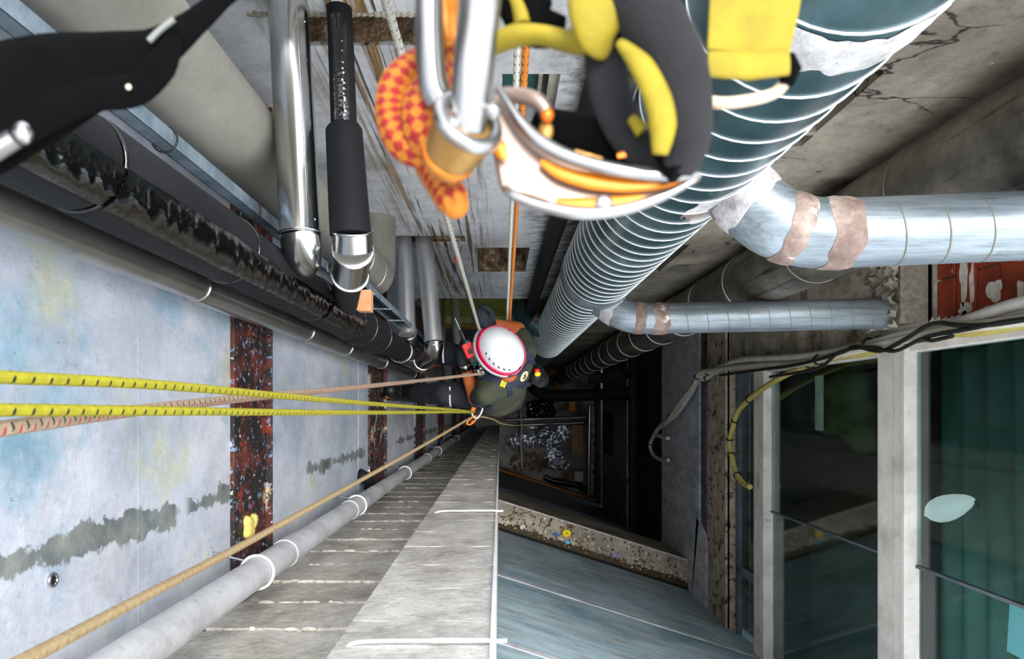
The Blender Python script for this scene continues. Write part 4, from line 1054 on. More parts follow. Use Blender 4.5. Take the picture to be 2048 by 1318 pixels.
# ------------------------------------------------------------------ ropes
def rope(name, pts, r, mt, label, sub=8, seg=10):
    P = spline([W(*p) for p in pts], sub)
    o = obj(name, MB().tube(P, r, seg), M[mt], smooth=80); return tag(o, label, 'rope')
rope('yellow_rope', [(-260, 735, .50), (0, 754, .60), (330, 771, .86), (620, 797, 1.45), (800, 812, 2.3), (900, 819, 3.2), (948, 824, 4.0)], .0062, 'rope_yellow', 'yellow rope with black ticks, upper of the two reaching left')
rope('yellow_rope', [(-260, 822, .50), (0, 820, .60), (330, 822, .86), (620, 825, 1.45), (800, 825, 2.3), (900, 824, 3.2), (948, 825, 4.0)], .0062, 'rope_yellow', 'yellow rope with black ticks, lower of the two reaching left')
rope('beige_rope', [(-260, 898, .52), (0, 858, .62), (250, 824, .85), (500, 795, 1.3), (700, 776, 2.0), (850, 760, 3.0), (965, 747, 3.72)], .0075, 'rope_beige', 'beige rope with red and black ticks ending at the worker chest')
rope('tan_rope', [(-150, 1420, .50), (50, 1320, .60), (280, 1198, .85), (500, 1082, 1.3), (720, 961, 2.1), (860, 883, 3.1), (940, 836, 4.0)], .0068, 'rope_tan', 'tan rope running down beside the plastic downpipe')
rope('orange_rope', [(1062, -60, 1.0), (1052, 95, 1.25), (1040, 300, 1.7), (1030, 470, 2.5), (1022, 600, 3.4), (1018, 662, 4.1)], .0070, 'rope_orange', 'orange rope hanging down in front of the back wall')
rope('white_rope', [(1044, -60, 1.0), (1035, 95, 1.25), (1028, 300, 1.7), (1021, 470, 2.5), (1016, 600, 3.4), (1013, 662, 4.1)], .0066, 'rope_white', 'white rope hanging next to the orange rope')
rope('grey_rope', [(755, -60, 1.0), (771, 0, 1.15), (803, 110, 1.35), (892, 430, 2.1), (930, 560, 2.75), (953, 640, 3.42), (962, 670, 3.7)], .0085, 'rope_grey', 'grey white rope held in the worker gloved hand')
rope('hip_cord', [(955, 832, 4.05), (985, 838, 4.6), (1020, 850, 6.0), (1075, 851, 12.0), (1110, 846, 16.5)], .0055, 'rope_tan', 'thin cord trailing from the worker hip to the floor')
# clip left hanging in the second slot
t = thing('hanging_clip', 'small steel clip with orange tag on the middle slot edge', 'clip', W(912, 500, 3.75))
obj('clip_loop', MB().tube(spline([W(907, 478, 3.72), W(918, 480, 3.72), W(921, 492, 3.72), W(915, 505, 3.72), W(906, 500, 3.72), W(903, 486, 3.72)], 5, True), .0075, 8, closed=True), M['steel'], t, smooth=80)
obj('clip_tag', MB().tube([W(915, 505, 3.72), W(912, 525, 3.72)], [.012, .014], 8, flat=(.5, 1)), plain('orange_red_tag', 'c8401a'), t, smooth=60)

# ------------------------------------------------------------------ the rope-access worker
M['skin'] = mat('tanned_skin', ['a8562c', 'c4703e'], 6, rough=.5, bump=.1, bscale=80)
M['shirt'] = mat('dark_olive_tshirt', ['2f3226', '3c4030'], 6, rough=.9, bump=.25, bscale=60)
M['trouser'] = mat('charcoal_work_trousers', ['15171f', '22252f'], 6, rough=.85, bump=.3, bscale=40)
M['boot'] = mat('black_work_boot', ['0c0d10', '191b20'], 8, rough=.5, bump=.2)
M['glove'] = mat('dark_teal_glove', ['0a141a', '12222a'], 20, rough=.8, bump=.3, bscale=120)
M['navy'] = mat('navy_harness_webbing', ['14182c', '222843'], 30, rough=.7, bump=.3, bscale=200)
M['shell'] = mat('white_helmet_shell', ['dadde2', 'eef0f3'], 3, rough=.35, bump=.02)
M['pink'] = plain('magenta_trim', 'd8104e', .4)
M['label'] = plain('yellow_label', 'e8c818', .6)
M['black_p'] = plain('black_plastic', '0b0b0c', .4)
M['red_p'] = plain('red_plastic', 'd81a1c', .4)
M['teal_p'] = plain('teal_plastic', '0d5a5e', .4)
M['orange_m'] = mat('orange_anodised_metal', ['d0601a', 'e8822c'], 8, rough=.3, metal=.5, bump=0)
M['orange_p'] = plain('orange_plastic', 'e86a1c', .45)

J = dict(head=W(1002, 706, 3.66), neck=W(1012, 736, 3.80), chest=W(1006, 752, 3.95), belly=W(1004, 772, 4.15), pelvis=W(1004, 784, 4.36),
         ls=W(974, 786, 3.86), rs=W(1050, 702, 3.86), le=W(951, 799, 4.06), lw=W(926, 720, 3.86), lh=W(925, 692, 3.84),
         re=W(1036, 658, 3.92), rw=W(978, 648, 3.64), rh=W(955, 636, 3.52),
         lhip=W(986, 794, 4.40), lk=W(893, 787, 4.06), la=W(803, 787, 4.42), lt=W(772, 788, 4.34),
         rhip=W(1018, 772, 4.40), rk=W(898, 706, 4.12), ra=W(881, 716, 4.48), rt=W(845, 735, 4.55))
def limb(mb, a, b, r0, r1, n=6):
    mb.tube([a.lerp(b, i/n) for i in range(n+1)], [r0+(r1-r0)*i/n for i in range(n+1)], 14)
    mb.ell(a, (r0,)*3, nu=14, nv=8); mb.ell(b, (r1,)*3, nu=14, nv=8)
def torso(mb, g=0.0):
    fw = Vector((-.72, .69, 0)); sd = Vector((.69, .72, 0))
    def e(c, w, dpt, h, tilt=0):
        R = Matrix((sd, fw, Vector((0,0,1)))).transposed()
        mb.ell(c, (w+g, dpt+g, h+g), R, 20, 12)
    e((J['ls']+J['rs'])/2+Vector((0,0,-.02)), .185, .105, .085)
    e(J['chest']+Vector((0,0,-.02)), .178, .125, .15)
    e(J['belly'], .165, .12, .16)
    e(J['pelvis'], .165, .125, .13)
person = thing('person', 'person in white helmet and olive t-shirt hanging on ropes with a drill', 'person', W(1000, 780, 4.75))
# body: one continuous skin with two hands of five fingers
bd = MB(); torso(bd, -.012)
bd.ell(J['head'], (.085, .098, .115), nu=18, nv=12); limb(bd, J['head']+Vector((.01,-.03,-.05)), J['neck']+Vector((.01,-.01,-.05)), .060, .068)
limb(bd, W(1012, 738, 3.78), W(1017, 747, 3.77), .058, .050)
face = Vector((-.60, .58, -.55)).normalized()
bd.ell(J['head']+face*.095+Vector((0,0,-.02)), (.022, .022, .03), nu=10, nv=8)       # nose
for s in (-1, 1):
    bd.ell(J['head']+Vector((.69,.72,0))*s*.088+Vector((0,0,-.02)), (.018, .022, .032), nu=10, nv=8)  # ears
bd.ell(J['head']+face*.07+Vector((0,0,-.075)), (.045, .045, .035), nu=12, nv=8)      # jaw
limb(bd, J['ls'], J['le'], .050, .041); limb(bd, J['le'], J['lw'], .043, .029)
limb(bd, J['rs'], J['re'], .050, .041); limb(bd, J['re'], J['rw'], .042, .029)
limb(bd, J['lhip'], J['lk'], .078, .056); limb(bd, J['lk'], J['la'], .054, .036); limb(bd, J['la'], J['lt'], .034, .03)
limb(bd, J['rhip'], J['rk'], .078, .056); limb(bd, J['rk'], J['ra'], .054, .036); limb(bd, J['ra'], J['rt'], .034, .03)
def hand(mb, wrist, fwd, palm_n, grip, g=0.0, sgn=1):
    """palm, four bent fingers of different length and a thumb; grip = how far the fingers close (0..1)"""
    fwd = fwd.normalized(); palm_n = (palm_n - fwd*palm_n.dot(fwd)).normalized(); side = fwd.cross(palm_n)*sgn
    R = Matrix((side, fwd, palm_n)).transposed()
    mb.ell(wrist+fwd*.05, (.043+g, .055+g, .017+g), R, 14, 8)
    for i, (L, off) in enumerate(((.072, -.032), (.082, -.011), (.076, .011), (.060, .031))):
        p = wrist+fwd*(.088-.006*abs(i-1))+side*off; d = fwd.copy(); ch = [p]
        for s_, l in enumerate((L*.46, L*.30, L*.24)):
            ang = grip*(.9 if s_ == 0 else 1.15); d = (d*math.cos(ang)+palm_n*math.sin(ang)).normalized() if False else (Quaternion(fwd.cross(palm_n), ang).to_matrix() @ d)
            p = p+d*l; ch.append(p)
        mb.tube(spline(ch, 3), lerpl([.0095+g, .0075+g], 10), 8)
        mb.ell(ch[-1], (.0075+g,)*3, nu=8, nv=6)
    b = wrist+fwd*.028-side*.036; ch = [b, b-side*.022+fwd*.022+palm_n*.012, b-side*.018+fwd*.05+palm_n*.03*(.5+grip), b+fwd*.066+palm_n*.045*(.5+grip)]
    mb.tube(spline(ch, 3), lerpl([.0125+g, .009+g], 10), 8); mb.ell(ch[-1], (.009+g,)*3, nu=8, nv=6)
lf = (J['lh']-J['lw']); rf = (J['rh']-J['rw'])
hand(bd, J['lw'], lf, Vector((.9,.2,-.35)), .75, 0, -1); hand(bd, J['rw'], rf, Vector((-.1,.6,-.8)), .8, 0, 1)
obj('body', remeshed(bd, .0065, 3), M['skin'], person, smooth=180)
sb = MB(); torso(sb, .012)
limb(sb, J['ls'], J['ls'].lerp(J['le'], .62), .068, .060); limb(sb, J['rs'], J['rs'].lerp(J['re'], .60), .068, .060)
limb(sb, J['ls'].lerp(J['neck'], .2), J['neck']+Vector((.0,-.01,-.07)), .062, .07); limb(sb, J['rs'].lerp(J['neck'], .2), J['neck']+Vector((0,-.01,-.07)), .062, .07)
shirt_mb = remeshed(sb, .009, 3); 
shirt_mb.v = [v+Vector((0,0,.006*mnoise.noise(Vector((v.x*13, v.y*22, v.z*10))))) for v in shirt_mb.v]
shirt = obj('tshirt', shirt_mb, M['shirt'], person, smooth=180)
tm = MB()
limb(tm, J['lhip'], J['lk'], .094, .070); limb(tm, J['lk'], J['la'].lerp(J['lk'], .12), .069, .052)
limb(tm, J['rhip'], J['rk'], .094, .070); limb(tm, J['rk'], J['ra'].lerp(J['rk'], .12), .069, .052)
tm.ell(J['pelvis']+Vector((0,0,-.05)), (.155, .15, .13), nu=18, nv=10)
tr_ = remeshed(tm, .010, 3); tr_.v = [v+Vector((mnoise.noise(v*16), mnoise.noise(v*16+Vector((4,4,4))), mnoise.noise(v*16+Vector((8,1,1)))))*.008 for v in tr_.v]
trs = obj('trousers', tr_, M['trouser'], person, smooth=180)
kd = (J['lk']-J['lhip']).normalized()
obj('reflective_piping', MB().tube([J['lk']-kd*.02+Vector((.01, .072*math.cos(a), .072*math.sin(a))) for a in [math.radians(60+i*14) for i in range(12)]], .005, 6), M['whitebead'], trs, smooth=80)
obj('reflective_piping', MB().tube([J['rk']+Vector((-.03, .068*math.cos(a), .072*math.sin(a))) for a in [math.radians(40+i*12) for i in range(10)]], .006, 6), M['whitebead'], trs, smooth=80)
for (a_, t_) in (('la', 'lt'), ('ra', 'rt')):
    b = MB(); a, tt = J[a_], J[t_]; kk = J['lk' if a_ == 'la' else 'rk']
    limb(b, a.lerp(kk, .35), a, .060, .054)
    sole = Vector((-1, 0, 0)) if a_ == 'la' else Vector((-1, 0, 0))
    toe = Vector((0, .12, .99)).normalized() if a_ == 'la' else Vector((0, .1, .99)).normalized()
    ball = a + sole*.05
    limb(b, ball - toe*.05, ball + toe*.14, .046, .042); limb(b, a, ball+toe*.05, .05, .046)
    bo = obj('boot', remeshed(b, .008, 3), M['boot'], person, smooth=180)
    so = MB(); sdv = sole.cross(toe).normalized()
    outline = [(-.095, -.03), (-.04, -.04), (.06, -.042), (.15, -.045), (.185, -.02), (.185, .02), (.15, .042), (.06, .04), (-.04, .036), (-.095, .03)]
    so.prism([ball+toe*u+sdv*v+sole*.034 for u, v in outline], sole*.018)
    obj('sole', so, M['black_p'], bo)
    for k in range(3): obj('lace', MB().tube([a+toe*(.05+.025*k)-sole*.006+sdv*s*.04 - sole*(.012 if s == 0 else 0) for s in (-1, -.4, 0, .4, 1)], .003, 6), M['navy'], bo, smooth=80)
for side, (w_, h_, g_) in (('l', ('lw', 'lh', .0035)), ('r', ('rw', 'rh', .0035))):
    b = MB(); f_ = J[h_]-J[w_]; pn = Vector((.9,.2,-.35)) if side == 'l' else Vector((-.1,.6,-.8))
    hand(b, J[w_], f_, pn, .75 if side == 'l' else .8, g_, -1 if side == 'l' else 1)
    e_ = J['le'] if side == 'l' else J['re']
    limb(b, J[w_].lerp(e_, .02), J[w_]+f_.normalized()*.05, .037, .034)
    obj('glove', remeshed(b, .005, 2), M['glove'], person, smooth=180)
wd = (J['le']-J['lw']).normalized(); wc = J['lw']+wd*.05
wt = obj('wrist_watch', MB().tube([wc-wd*.012, wc+wd*.012], .037, 20), M['black_p'], person, smooth=50)
obj('watch_face', MB().ell(wc+Vector((0,0,.036)), (.017, .017, .006), nu=14, nv=6), M['steel'], wt, smooth=80)

# helmet
hf = Vector((-.72, .66, .06)).normalized(); hr_ = hf.cross(Vector((0,0,1))).normalized(); hu = hr_.cross(hf).normalized()
# lean the helmet a little toward the camera's left so its left vents show
RH = Matrix((hr_, hf, hu)).transposed() @ Matrix.Rotation(math.radians(10), 3, 'Y') @ Matrix.Rotation(math.radians(8), 3, 'X')
hc = W(1000, 701, 3.66)
def hp(x, y, z): return hc + RH @ Vector((x, y, z))
hel = thing('tmp', '', '', hc); bpy.data.objects.remove(hel)
he = MB(); nu, nv = 48, 16; vs = []; fs = []
def hpt(th, ph, g=0.0):
    x = (.108+g)*math.cos(ph); y = (.138+g)*math.sin(ph); s = math.sin(th)
    z = (.135+g)*math.cos(th)
    q = .5*(1+math.cos(2*ph))*.0
    return Vector((x*s**.8, y*s**.8, z + (.012*math.sin(ph)*s if math.sin(ph) < 0 else 0)))
for i in range(nv+1):
    th = math.pi*.5*i/nv
    for k in range(nu): vs.append(hc + RH @ hpt(th, 2*math.pi*k/nu))
for i in range(nv):
    for k in range(nu): fs.append((i*nu+k, (i+1)*nu+k, (i+1)*nu+(k+1) % nu, i*nu+(k+1) % nu))
helmet = obj('helmet', he.add(vs, fs), M['shell'], person, smooth=180)
helmet.modifiers.new('thickness', 'SOLIDIFY').thickness = -.004
def hband(z0, z1, g0, g1):
    vs = []; fs = []; rows = 5
    for j in range(rows):
        t_ = j/(rows-1); z = z0+(z1-z0)*t_; th = math.acos(max(0, min(1, max(z,0)/.135)))
        for k in range(nu):
            p = hpt(th, 2*math.pi*k/nu, g0+(g1-g0)*t_); p.z = z + (.012*math.sin(2*math.pi*k/nu) if False else 0); vs.append(hc+RH @ p)
    for j in range(rows-1):
        for k in range(nu): fs.append((j*nu+k, j*nu+(k+1) % nu, (j+1)*nu+(k+1) % nu, (j+1)*nu+k))
    return MB().add(vs, fs)
bnd = obj('trim_band', hband(.012, .050, .006, .004), M['pink'], helmet, smooth=180); bnd.modifiers.new('thickness', 'SOLIDIFY').thickness = -.005
rim = obj('lower_rim', hband(-.022, .012, .011, .006), M['shell'], helmet, smooth=180); rim.modifiers.new('thickness', 'SOLIDIFY').thickness = -.006
for i in range(6):   # vents along the left side
    ph = math.radians(150+i*16); th = math.radians(50); p = hpt(th, ph, .0); p2 = hpt(th+.10, ph+.10, .0)
    obj('vent', MB().tube([hc+RH @ p, hc+RH @ p2], [.0065, .005], 8, flat=(1, 1)), M['black_p'], helmet, smooth=60)
for i in range(4):
    ph = math.radians(-28+i*16); p = hpt(math.radians(58), ph, .003); p2 = hpt(math.radians(66), ph, .003)
    obj('vent', MB().tube([hc+RH @ p, hc+RH @ p2], .004, 8), M['black_p'], helmet, smooth=60)
p = hpt(math.radians(62), math.radians(262), .004); p2 = hpt(math.radians(62), math.radians(274), .004)
obj('logo_bar', MB().tube([hc+RH @ p, hc+RH @ p2], .004, 6), M['black_p'], helmet, smooth=60)
p = hpt(math.radians(84), math.radians(235), .012); p2 = hpt(math.radians(84), math.radians(255), .012)
obj('lamp_clip', MB().tube([hc+RH @ p, hc+RH @ p2], .009, 8), M['navy'], helmet, smooth=60)
obj('chin_strap', MB().ribbon([hp(-.10, -.02, 0), hp(-.095, .02, -.07), hp(-.05, .07, -.12)], .008, RH @ Vector((0,1,0))), M['navy'], helmet)

# harness: straps laid on the shirt
shirt_bvh = BVHTree.FromPolygons([tuple(v) for v in shirt_mb.v], shirt_mb.f)
def drop(px, py, lift=.006, Dd=4.0):
    o_ = Vector((0,0,H)); d_ = (W(px, py, 4)-o_).normalized(); hit = shirt_bvh.ray_cast(o_, d_)
    if hit[0] is None: return W(px, py, Dd), Vector((0,0,1))
    n_ = hit[1] if hit[1].z > 0 else -hit[1]
    return hit[0]+n_*lift, n_
hs = thing('tmp2', '', '', (0,0,0)); bpy.data.objects.remove(hs)
def strap(pxs, w, mt='navy', name='harness_strap', lift=.007, Dd=4.0, parent=None):
    pts = []; sides = []
    S = spline([Vector((a, b, 0)) for a, b in pxs], 5); D_ = [drop(p.x, p.y, lift, Dd) for p in S]
    P = [d[0] for d in D_]
    for _ in range(2): P = [P[0]]+[(P[i-1]+P[i]*2+P[i+1])/4 for i in range(1, len(P)-1)]+[P[-1]]
    for i in range(len(P)):
        t_ = (P[min(i+1,len(P)-1)]-P[max(i-1,0)]).normalized(); sides.append(t_.cross(D_[i][1]))
    return obj(name, MB().ribbon(P, w, sides, .003), M[mt], parent or person)
strap([(962, 752), (985, 757), (1013, 764), (1040, 769), (1058, 765), (1067, 745), (1064, 722), (1050, 704)], .020)
strap([(1017, 768), (1019, 778), (1020, 790)], .014)
strap([(1012, 764), (1035, 752), (1060, 722)], .008)
lp_, ln_ = drop(1007, 763, .012)
lx = (Vector((.30, .95, 0)) - ln_*Vector((.30, .95, 0)).dot(ln_)).normalized(); ly = ln_.cross(lx)
lb = obj('size_label', MB().obox(lp_, lx*.027, ly*.015, ln_*.002), M['label'], person)
tc = bpy.data.curves.new('t', 'FONT'); tc.body = 'PETZL'; tc.size = .019; tc.align_x = 'CENTER'; tc.align_y = 'CENTER'; tc.extrude = .0005
to = bpy.data.objects.new('tt', tc); COL.objects.link(to); dg = bpy.context.evaluated_depsgraph_get(); dg.update()
em = bpy.data.meshes.new_from_object(to.evaluated_get(dg)); R = Matrix((-lx, -ly, ln_)).transposed()
tb = MB().add([lp_+ln_*.0035+R @ v.co for v in em.vertices], [tuple(p.vertices) for p in em.polygons]); bpy.data.objects.remove(to)
obj('lettering', tb, M['black_p'], lb)
pp, pn_ = drop(1047, 752, .006); ax1 = (Vector((.35,.93,0))-pn_*Vector((.35,.93,0)).dot(pn_)).normalized(); ay1 = pn_.cross(ax1); R = Matrix((ax1, ay1, pn_)).transposed()
pt_ = obj('oval_patch', MB().ell(pp, (.032, .024, .003), R, 24, 8), plain('cream_patch', 'e2d0a4', .8), person, smooth=60)
fg = MB()
for (a, b, r) in (((.012, .002), (-.002, -.002), .004), ((-.002, -.002), (-.016, .006), .003), ((-.002, -.002), (-.014, -.010), .003), ((.008, 0), (.004, .012), .0025), ((.008, 0), (.0, -.012), .0025)):
    fg.tube([pp+R @ Vector((a[0], a[1], .004)), pp+R @ Vector((b[0], b[1], .004))], r, 6)
fg.ell(pp+R @ Vector((.017, .003, .004)), (.004,.004,.002), R, 8, 6)
obj('figure_emblem', fg, M['black_p'], pt_)
strap([(1059, 762), (1063, 750)], .009, 'label', 'yellow_tab', .010)
# gear at the hip and side
q = W(1072, 748, 3.98)
pk = obj('side_pouch', remeshed(MB().ell(q, (.055, .06, .09), nu=14, nv=10).ell(q+Vector((.03,-.03,-.04)), (.05,.05,.06), nu=12, nv=8), .009, 3), M['boot'], person, smooth=180)
obj('red_pull', MB().ell(W(1074, 741, 3.86), (.016,.012,.012), nu=10, nv=8), M['red_p'], pk, smooth=80)
obj('yellow_pull', MB().ell(W(1075, 748, 3.86), (.018,.014,.012), nu=10, nv=8), M['label'], pk, smooth=80)
strap([(948, 806), (965, 812), (985, 815)], .022, 'navy', 'waist_belt', .01, 4.15)
rp = MB()
for (a, b) in (((955, 746), (968, 738)), ((950, 742), (962, 752)), ((958, 750), (973, 748))): rp.tube(spline([W(a[0], a[1], 3.78), W((a[0]+b[0])/2, (a[1]+b[1])/2-6, 3.74), W(b[0], b[1], 3.78)], 5), .008, 8)
obj('chest_ascender', rp, M['steel'], person, smooth=80)
# karabiner with orange gate and link
kb = thing('karabiner', 'silver karabiner with orange gate joining the yellow ropes at worker hip', 'karabiner', W(955, 828, 4.0))
K = spline([W(947, 834, 4.0), W(943, 822, 4.0), W(948, 812, 4.0), W(958, 808, 4.0), W(965, 814, 4.0), W(962, 826, 4.0), W(954, 836, 4.0)], 5, True)
obj('frame_bar', MB().tube(K, .0085, 10, closed=True), M['steel'], kb, smooth=80)
obj('gate_sleeve', MB().tube([W(944, 823, 3.99), W(950, 811, 3.99)], .0125, 12), M['orange_p'], kb, smooth=60)
rl_ = thing('screw_link', 'small orange oval link on the end of the tan rope', 'link', W(942, 842, 4.0))
obj('link_ring', MB().tube(spline([W(950, 832, 4.0), W(952, 838, 4.0), W(942, 848, 4.0), W(934, 848, 4.0), W(936, 842, 4.0), W(945, 834, 4.0)], 5, True), .006, 8, closed=True), M['orange_m'], rl_, smooth=80)
obj('link_nut', MB().tube([W(948, 842, 4.0), W(943, 846, 4.0)], .009, 6), M['orange_m'], rl_, smooth=30)

# cordless drill in the left hand
dl = thing('cordless_drill', 'red and teal cordless drill held in the worker hand', 'drill', W(937, 705, 3.95))
a, b = W(921, 676, 3.74), W(944, 728, 3.80)
u = (b-a).normalized(); s_ = u.cross(Vector((0,0,1))).normalized()
hb = MB().tube(spline([a.lerp(b, .1)+Vector((.02,.0,0)), a.lerp(b, .5)+Vector((.035,0,0)), b+Vector((.02,0,0))], 5), lerpl([.020, .030, .026], 11), 14)
obj('housing', hb, M['teal_p'], dl, smooth=60)
bc = W(939, 701, 3.72); bt = obj('battery', MB().obox(bc, u*.042, s_*.030, Vector((0,0,.022))), M['red_p'], dl, bevel=.008)
obj('latch', MB().obox(bc+Vector((0,0,.023))+u*.008, u*.014, s_*.011, Vector((0,0,.003))), M['black_p'], bt, bevel=.002)
obj('grip_pad', MB().obox(bc+s_*(-.01)+u*.055-Vector((0,0,.012)), u*.018, s_*.034, Vector((0,0,.022))), M['black_p'], dl, bevel=.006)
cu = a+Vector((.018, 0, 0)); obj('chuck', MB().tube([cu+u*.03, cu+u*.0, cu-u*.03, cu-u*.05], [.018, .018, .012, .008], 14), M['black_p'], dl, smooth=40)
obj('drill_bit', MB().tube([cu-u*.045, cu-u*.12], .0035, 8), M['steel'], dl, smooth=60)
# tool loops beside the drill
tl = MB().tube(spline([W(948, 735, 3.85), W(955, 725, 3.80), W(962, 735, 3.80), W(967, 748, 3.8), W(958, 752, 3.85)], 6), .0065, 8)
tag(obj('wire_sling', tl, M['steel'], smooth=80), 'steel wire sling looped at the worker chest', 'sling')
# ------------------------------------------------------------------ the photographer's own gear, hanging close under the camera
M['yel_web'] = mat('yellow_webbing', ['7c6e04', '94820a'], 60, rough=.7, bump=.3, bscale=700)
M['blk_web'] = mat('black_webbing', ['020203', '050506'], 60, rough=.95, spec=.08, bump=.3, bscale=600)
M['pad'] = mat('grey_black_padded_fabric', ['0c0b10', '19181e'], 40, rough=.9, bump=.4, bscale=500)
M['silver'] = mat('satin_silver_metal', ['8f8f90', 'a8a6a5'], 30, rough=.25, metal=.95, bump=0)
M['brass'] = mat('brass_sleeve', ['8f6830', 'b0884c'], 40, rough=.35, metal=.6, bump=.2, bscale=300)
M['plate'] = mat('silver_side_plate', ['86746a', '9c8a80'], 40, rough=.32, metal=.6, bump=0)
M['amber'] = mat('amber_anodised_insert', ['b86404', 'd07c08'], 40, rough=.35, metal=.3, bump=0)
M['cord'] = rope_mat('beige_cord', ['b8a48c', 'd8c8b2'])
UPZ = Vector((0, 0, 1))
def G(px, py, D): return W(px, py, D)
s = .28/F    # metres per pixel at the usual gear distance
# big karabiner, its screw sleeve
t = thing('large_karabiner', 'large blurred silver karabiner with brass sleeve close to the camera', 'karabiner', G(930, 200, .28))
K = spline([G(934, 262, .275), G(948, 120, .265), G(962, -20, .26), G(968, -140, .26), G(930, -210, .265), G(880, -190, .275), G(860, -80, .285)], 6)
obj('spine', MB().tube(K, lerpl([.0072, .0078, .008, .008, .007, .006, .0055], len(K)), 20), M['silver'], t, smooth=80)
obj('gate', MB().tube(spline([G(860, -60, .285), G(858, 60, .288), G(866, 165, .292), G(880, 200, .294)], 5), lerpl([.0052, .006, .0062, .0066], 16), 18), M['silver'], t, smooth=80)
a, b = G(938, 242, .272), G(888, 330, .292)
sl = obj('screw_sleeve', MB().tube([a.lerp(b, k) for k in (0, .04, .5, .85, 1, 1.03)], [.011, .0135, .0122, .0104, .0094, .007], 28), M['brass'], t, smooth=40)
obj('sleeve_collar', MB().ring(a.lerp(b, .02), b-a, .0118, .0030, 32, 10), M['silver'], sl, smooth=80)
for k in (.80, .88): obj('sleeve_groove', MB().ring(a.lerp(b, k), b-a, .0106-.002*(k-.8)*5, .0009, 32, 8), M['amber'], sl, smooth=80)
for (px, py) in ((885, 225), (985, 222), (905, 250)): obj('hinge_pin', MB().ell(G(px, py, .270), (.0036,)*3, nu=12, nv=8), M['silver'], t, smooth=80)
# orange karabiner behind it
K = spline([G(905, -120, .30), G(885, -20, .30), G(890, 50, .30), G(905, 88, .30)], 6)
tag(obj('orange_karabiner', MB().tube(K, lerpl([.008, .0085, .0075, .004], len(K)), 18, flat=(.8, 1.1)), mat('dark_orange_anodised', ['a85c08', 'c87812'], 30, rough=.35, metal=.4, bump=0), smooth=80), 'dark orange anodised karabiner nose beside the silver karabiner', 'karabiner')
# red and yellow rope knot
t = thing('knotted_rope', 'red and yellow rope knot blurred beside the silver karabiner', 'rope', G(840, 300, .31))
L1 = spline([G(905, 120, .32), G(850, 128, .315), (G(798, 168, .31)), G(786, 225, .31), G(805, 282, .31), G(850, 300, .312), G(890, 270, .32)], 6)
L2 = spline([G(925, 150, .325), G(880, 160, .312), G(846, 195, .305), G(838, 240, .303), G(850, 280, .305), G(885, 305, .312), G(905, 340, .32)], 6)
L3 = spline([G(862, 330, .318), G(884, 365, .312), G(906, 402, .308), G(910, 410, .308)], 6)
obj('outer_loop', MB().tube(L1, .0080, 18), M['rope_redyel'], t, smooth=80)
obj('inner_loop', MB().tube(L2, .0078, 18), M['rope_redyel'], t, smooth=80)
tl_ = obj('rope_tail', MB().tube(L3, lerpl([.0078, .0078, .0076, .005], len(L3)), 18), M['rope_redyel'], t, smooth=80)
obj('tail_end', MB().ell(L3[-1], (.0062,)*3, nu=14, nv=8), M['rope_redyel'], tl_, smooth=80)

# sewn yellow and black sling
t = thing('sewn_sling', 'yellow and black sewn sling at the top edge near the karabiner', 'sling', G(1120, 50, .30))
Y1 = spline([G(985, 92, .305), G(1030, 72, .30), (G(1080, 70, .298)), G(1130, 82, .298), G(1175, 88, .295)], 5)
obj('webbing_turn', MB().tube(Y1, lerpl([.004, .0048, .0042, .0046, .005], len(Y1)), 14, flat=(1.3, .9)), M['yel_web'], t, smooth=80)
Y2 = spline([G(1185, -150, .29), G(1190, -60, .285), G(1195, 20, .282), G(1205, 70, .285), G(1215, 98, .292)], 5)
obj('webbing_loop', MB().tube(Y2, lerpl([.0115, .0118, .0118, .0105, .0045], len(Y2)), 18, flat=(.42, 1.0), up=UPZ), M['yel_web'], t, smooth=80)
Y3 = spline([G(1030, -160, .31), G(1035, -60, .305), G(1050, 10, .303), G(1075, 52, .303), G(1130, 62, .303)], 5)
obj('black_core', MB().tube(Y3, lerpl([.014, .013, .012, .010, .006], len(Y3)), 16, flat=(.5, 1.0), up=UPZ), M['blk_web'], t, smooth=80)
obj('yellow_edge', MB().tube(spline([G(1005, -40, .302), G(1035, 10, .30), G(1045, 50, .299)], 5), .0035, 12), M['yel_web'], t, smooth=80)

# padded loop
t = thing('padded_loop', 'thick grey black padded strap loop with yellow stripe close up', 'strap', G(1300, 200, .29))
O = spline([G(1235, -120, .285), G(1262, -30, .283), G(1310, 50, .28), G(1352, 130, .278), G(1370, 215, .278), G(1372, 285, .28), G(1352, 340, .285)], 6)
obj('padded_tube', MB().tube(O, lerpl([.0125, .0125, .0125, .0118, .0108, .0095, .007], len(O)), 22), M['pad'], t, smooth=80)
I = spline([G(1345, 345, .288), G(1300, 318, .295), G(1252, 262, .30), G(1222, 190, .30), G(1212, 110, .298), G(1226, 20, .295)], 6)
obj('inner_strap', MB().tube(I, lerpl([.006, .0075, .0085, .009, .009, .009], len(I)), 18, flat=(.6, 1.0), up=UPZ), M['pad'], t, smooth=80)
O2 = [p+Vector((-.0098, .0, .003)) for p in spline([G(1285, 92, .278), G(1330, 140, .274), G(1362, 205, .274), G(1372, 258, .275), G(1366, 315, .278)], 6)]
obj('yellow_stripe', MB().tube(O2, lerpl([.0018, .0048, .0055, .0055, .003], len(O2)), 12, flat=(.7, 1)), M['yel_web'], t, smooth=80)
obj('yellow_mark', MB().tube([G(1262, 235, .29), G(1285, 262, .29)], [.002, .0034], 10), M['yel_web'], t, smooth=80)
obj('strap_buckle', MB().tube([G(1318, 292, .285), G(1362, 345, .282)], [.004, .006], 12), M['blk_web'], t, smooth=80)

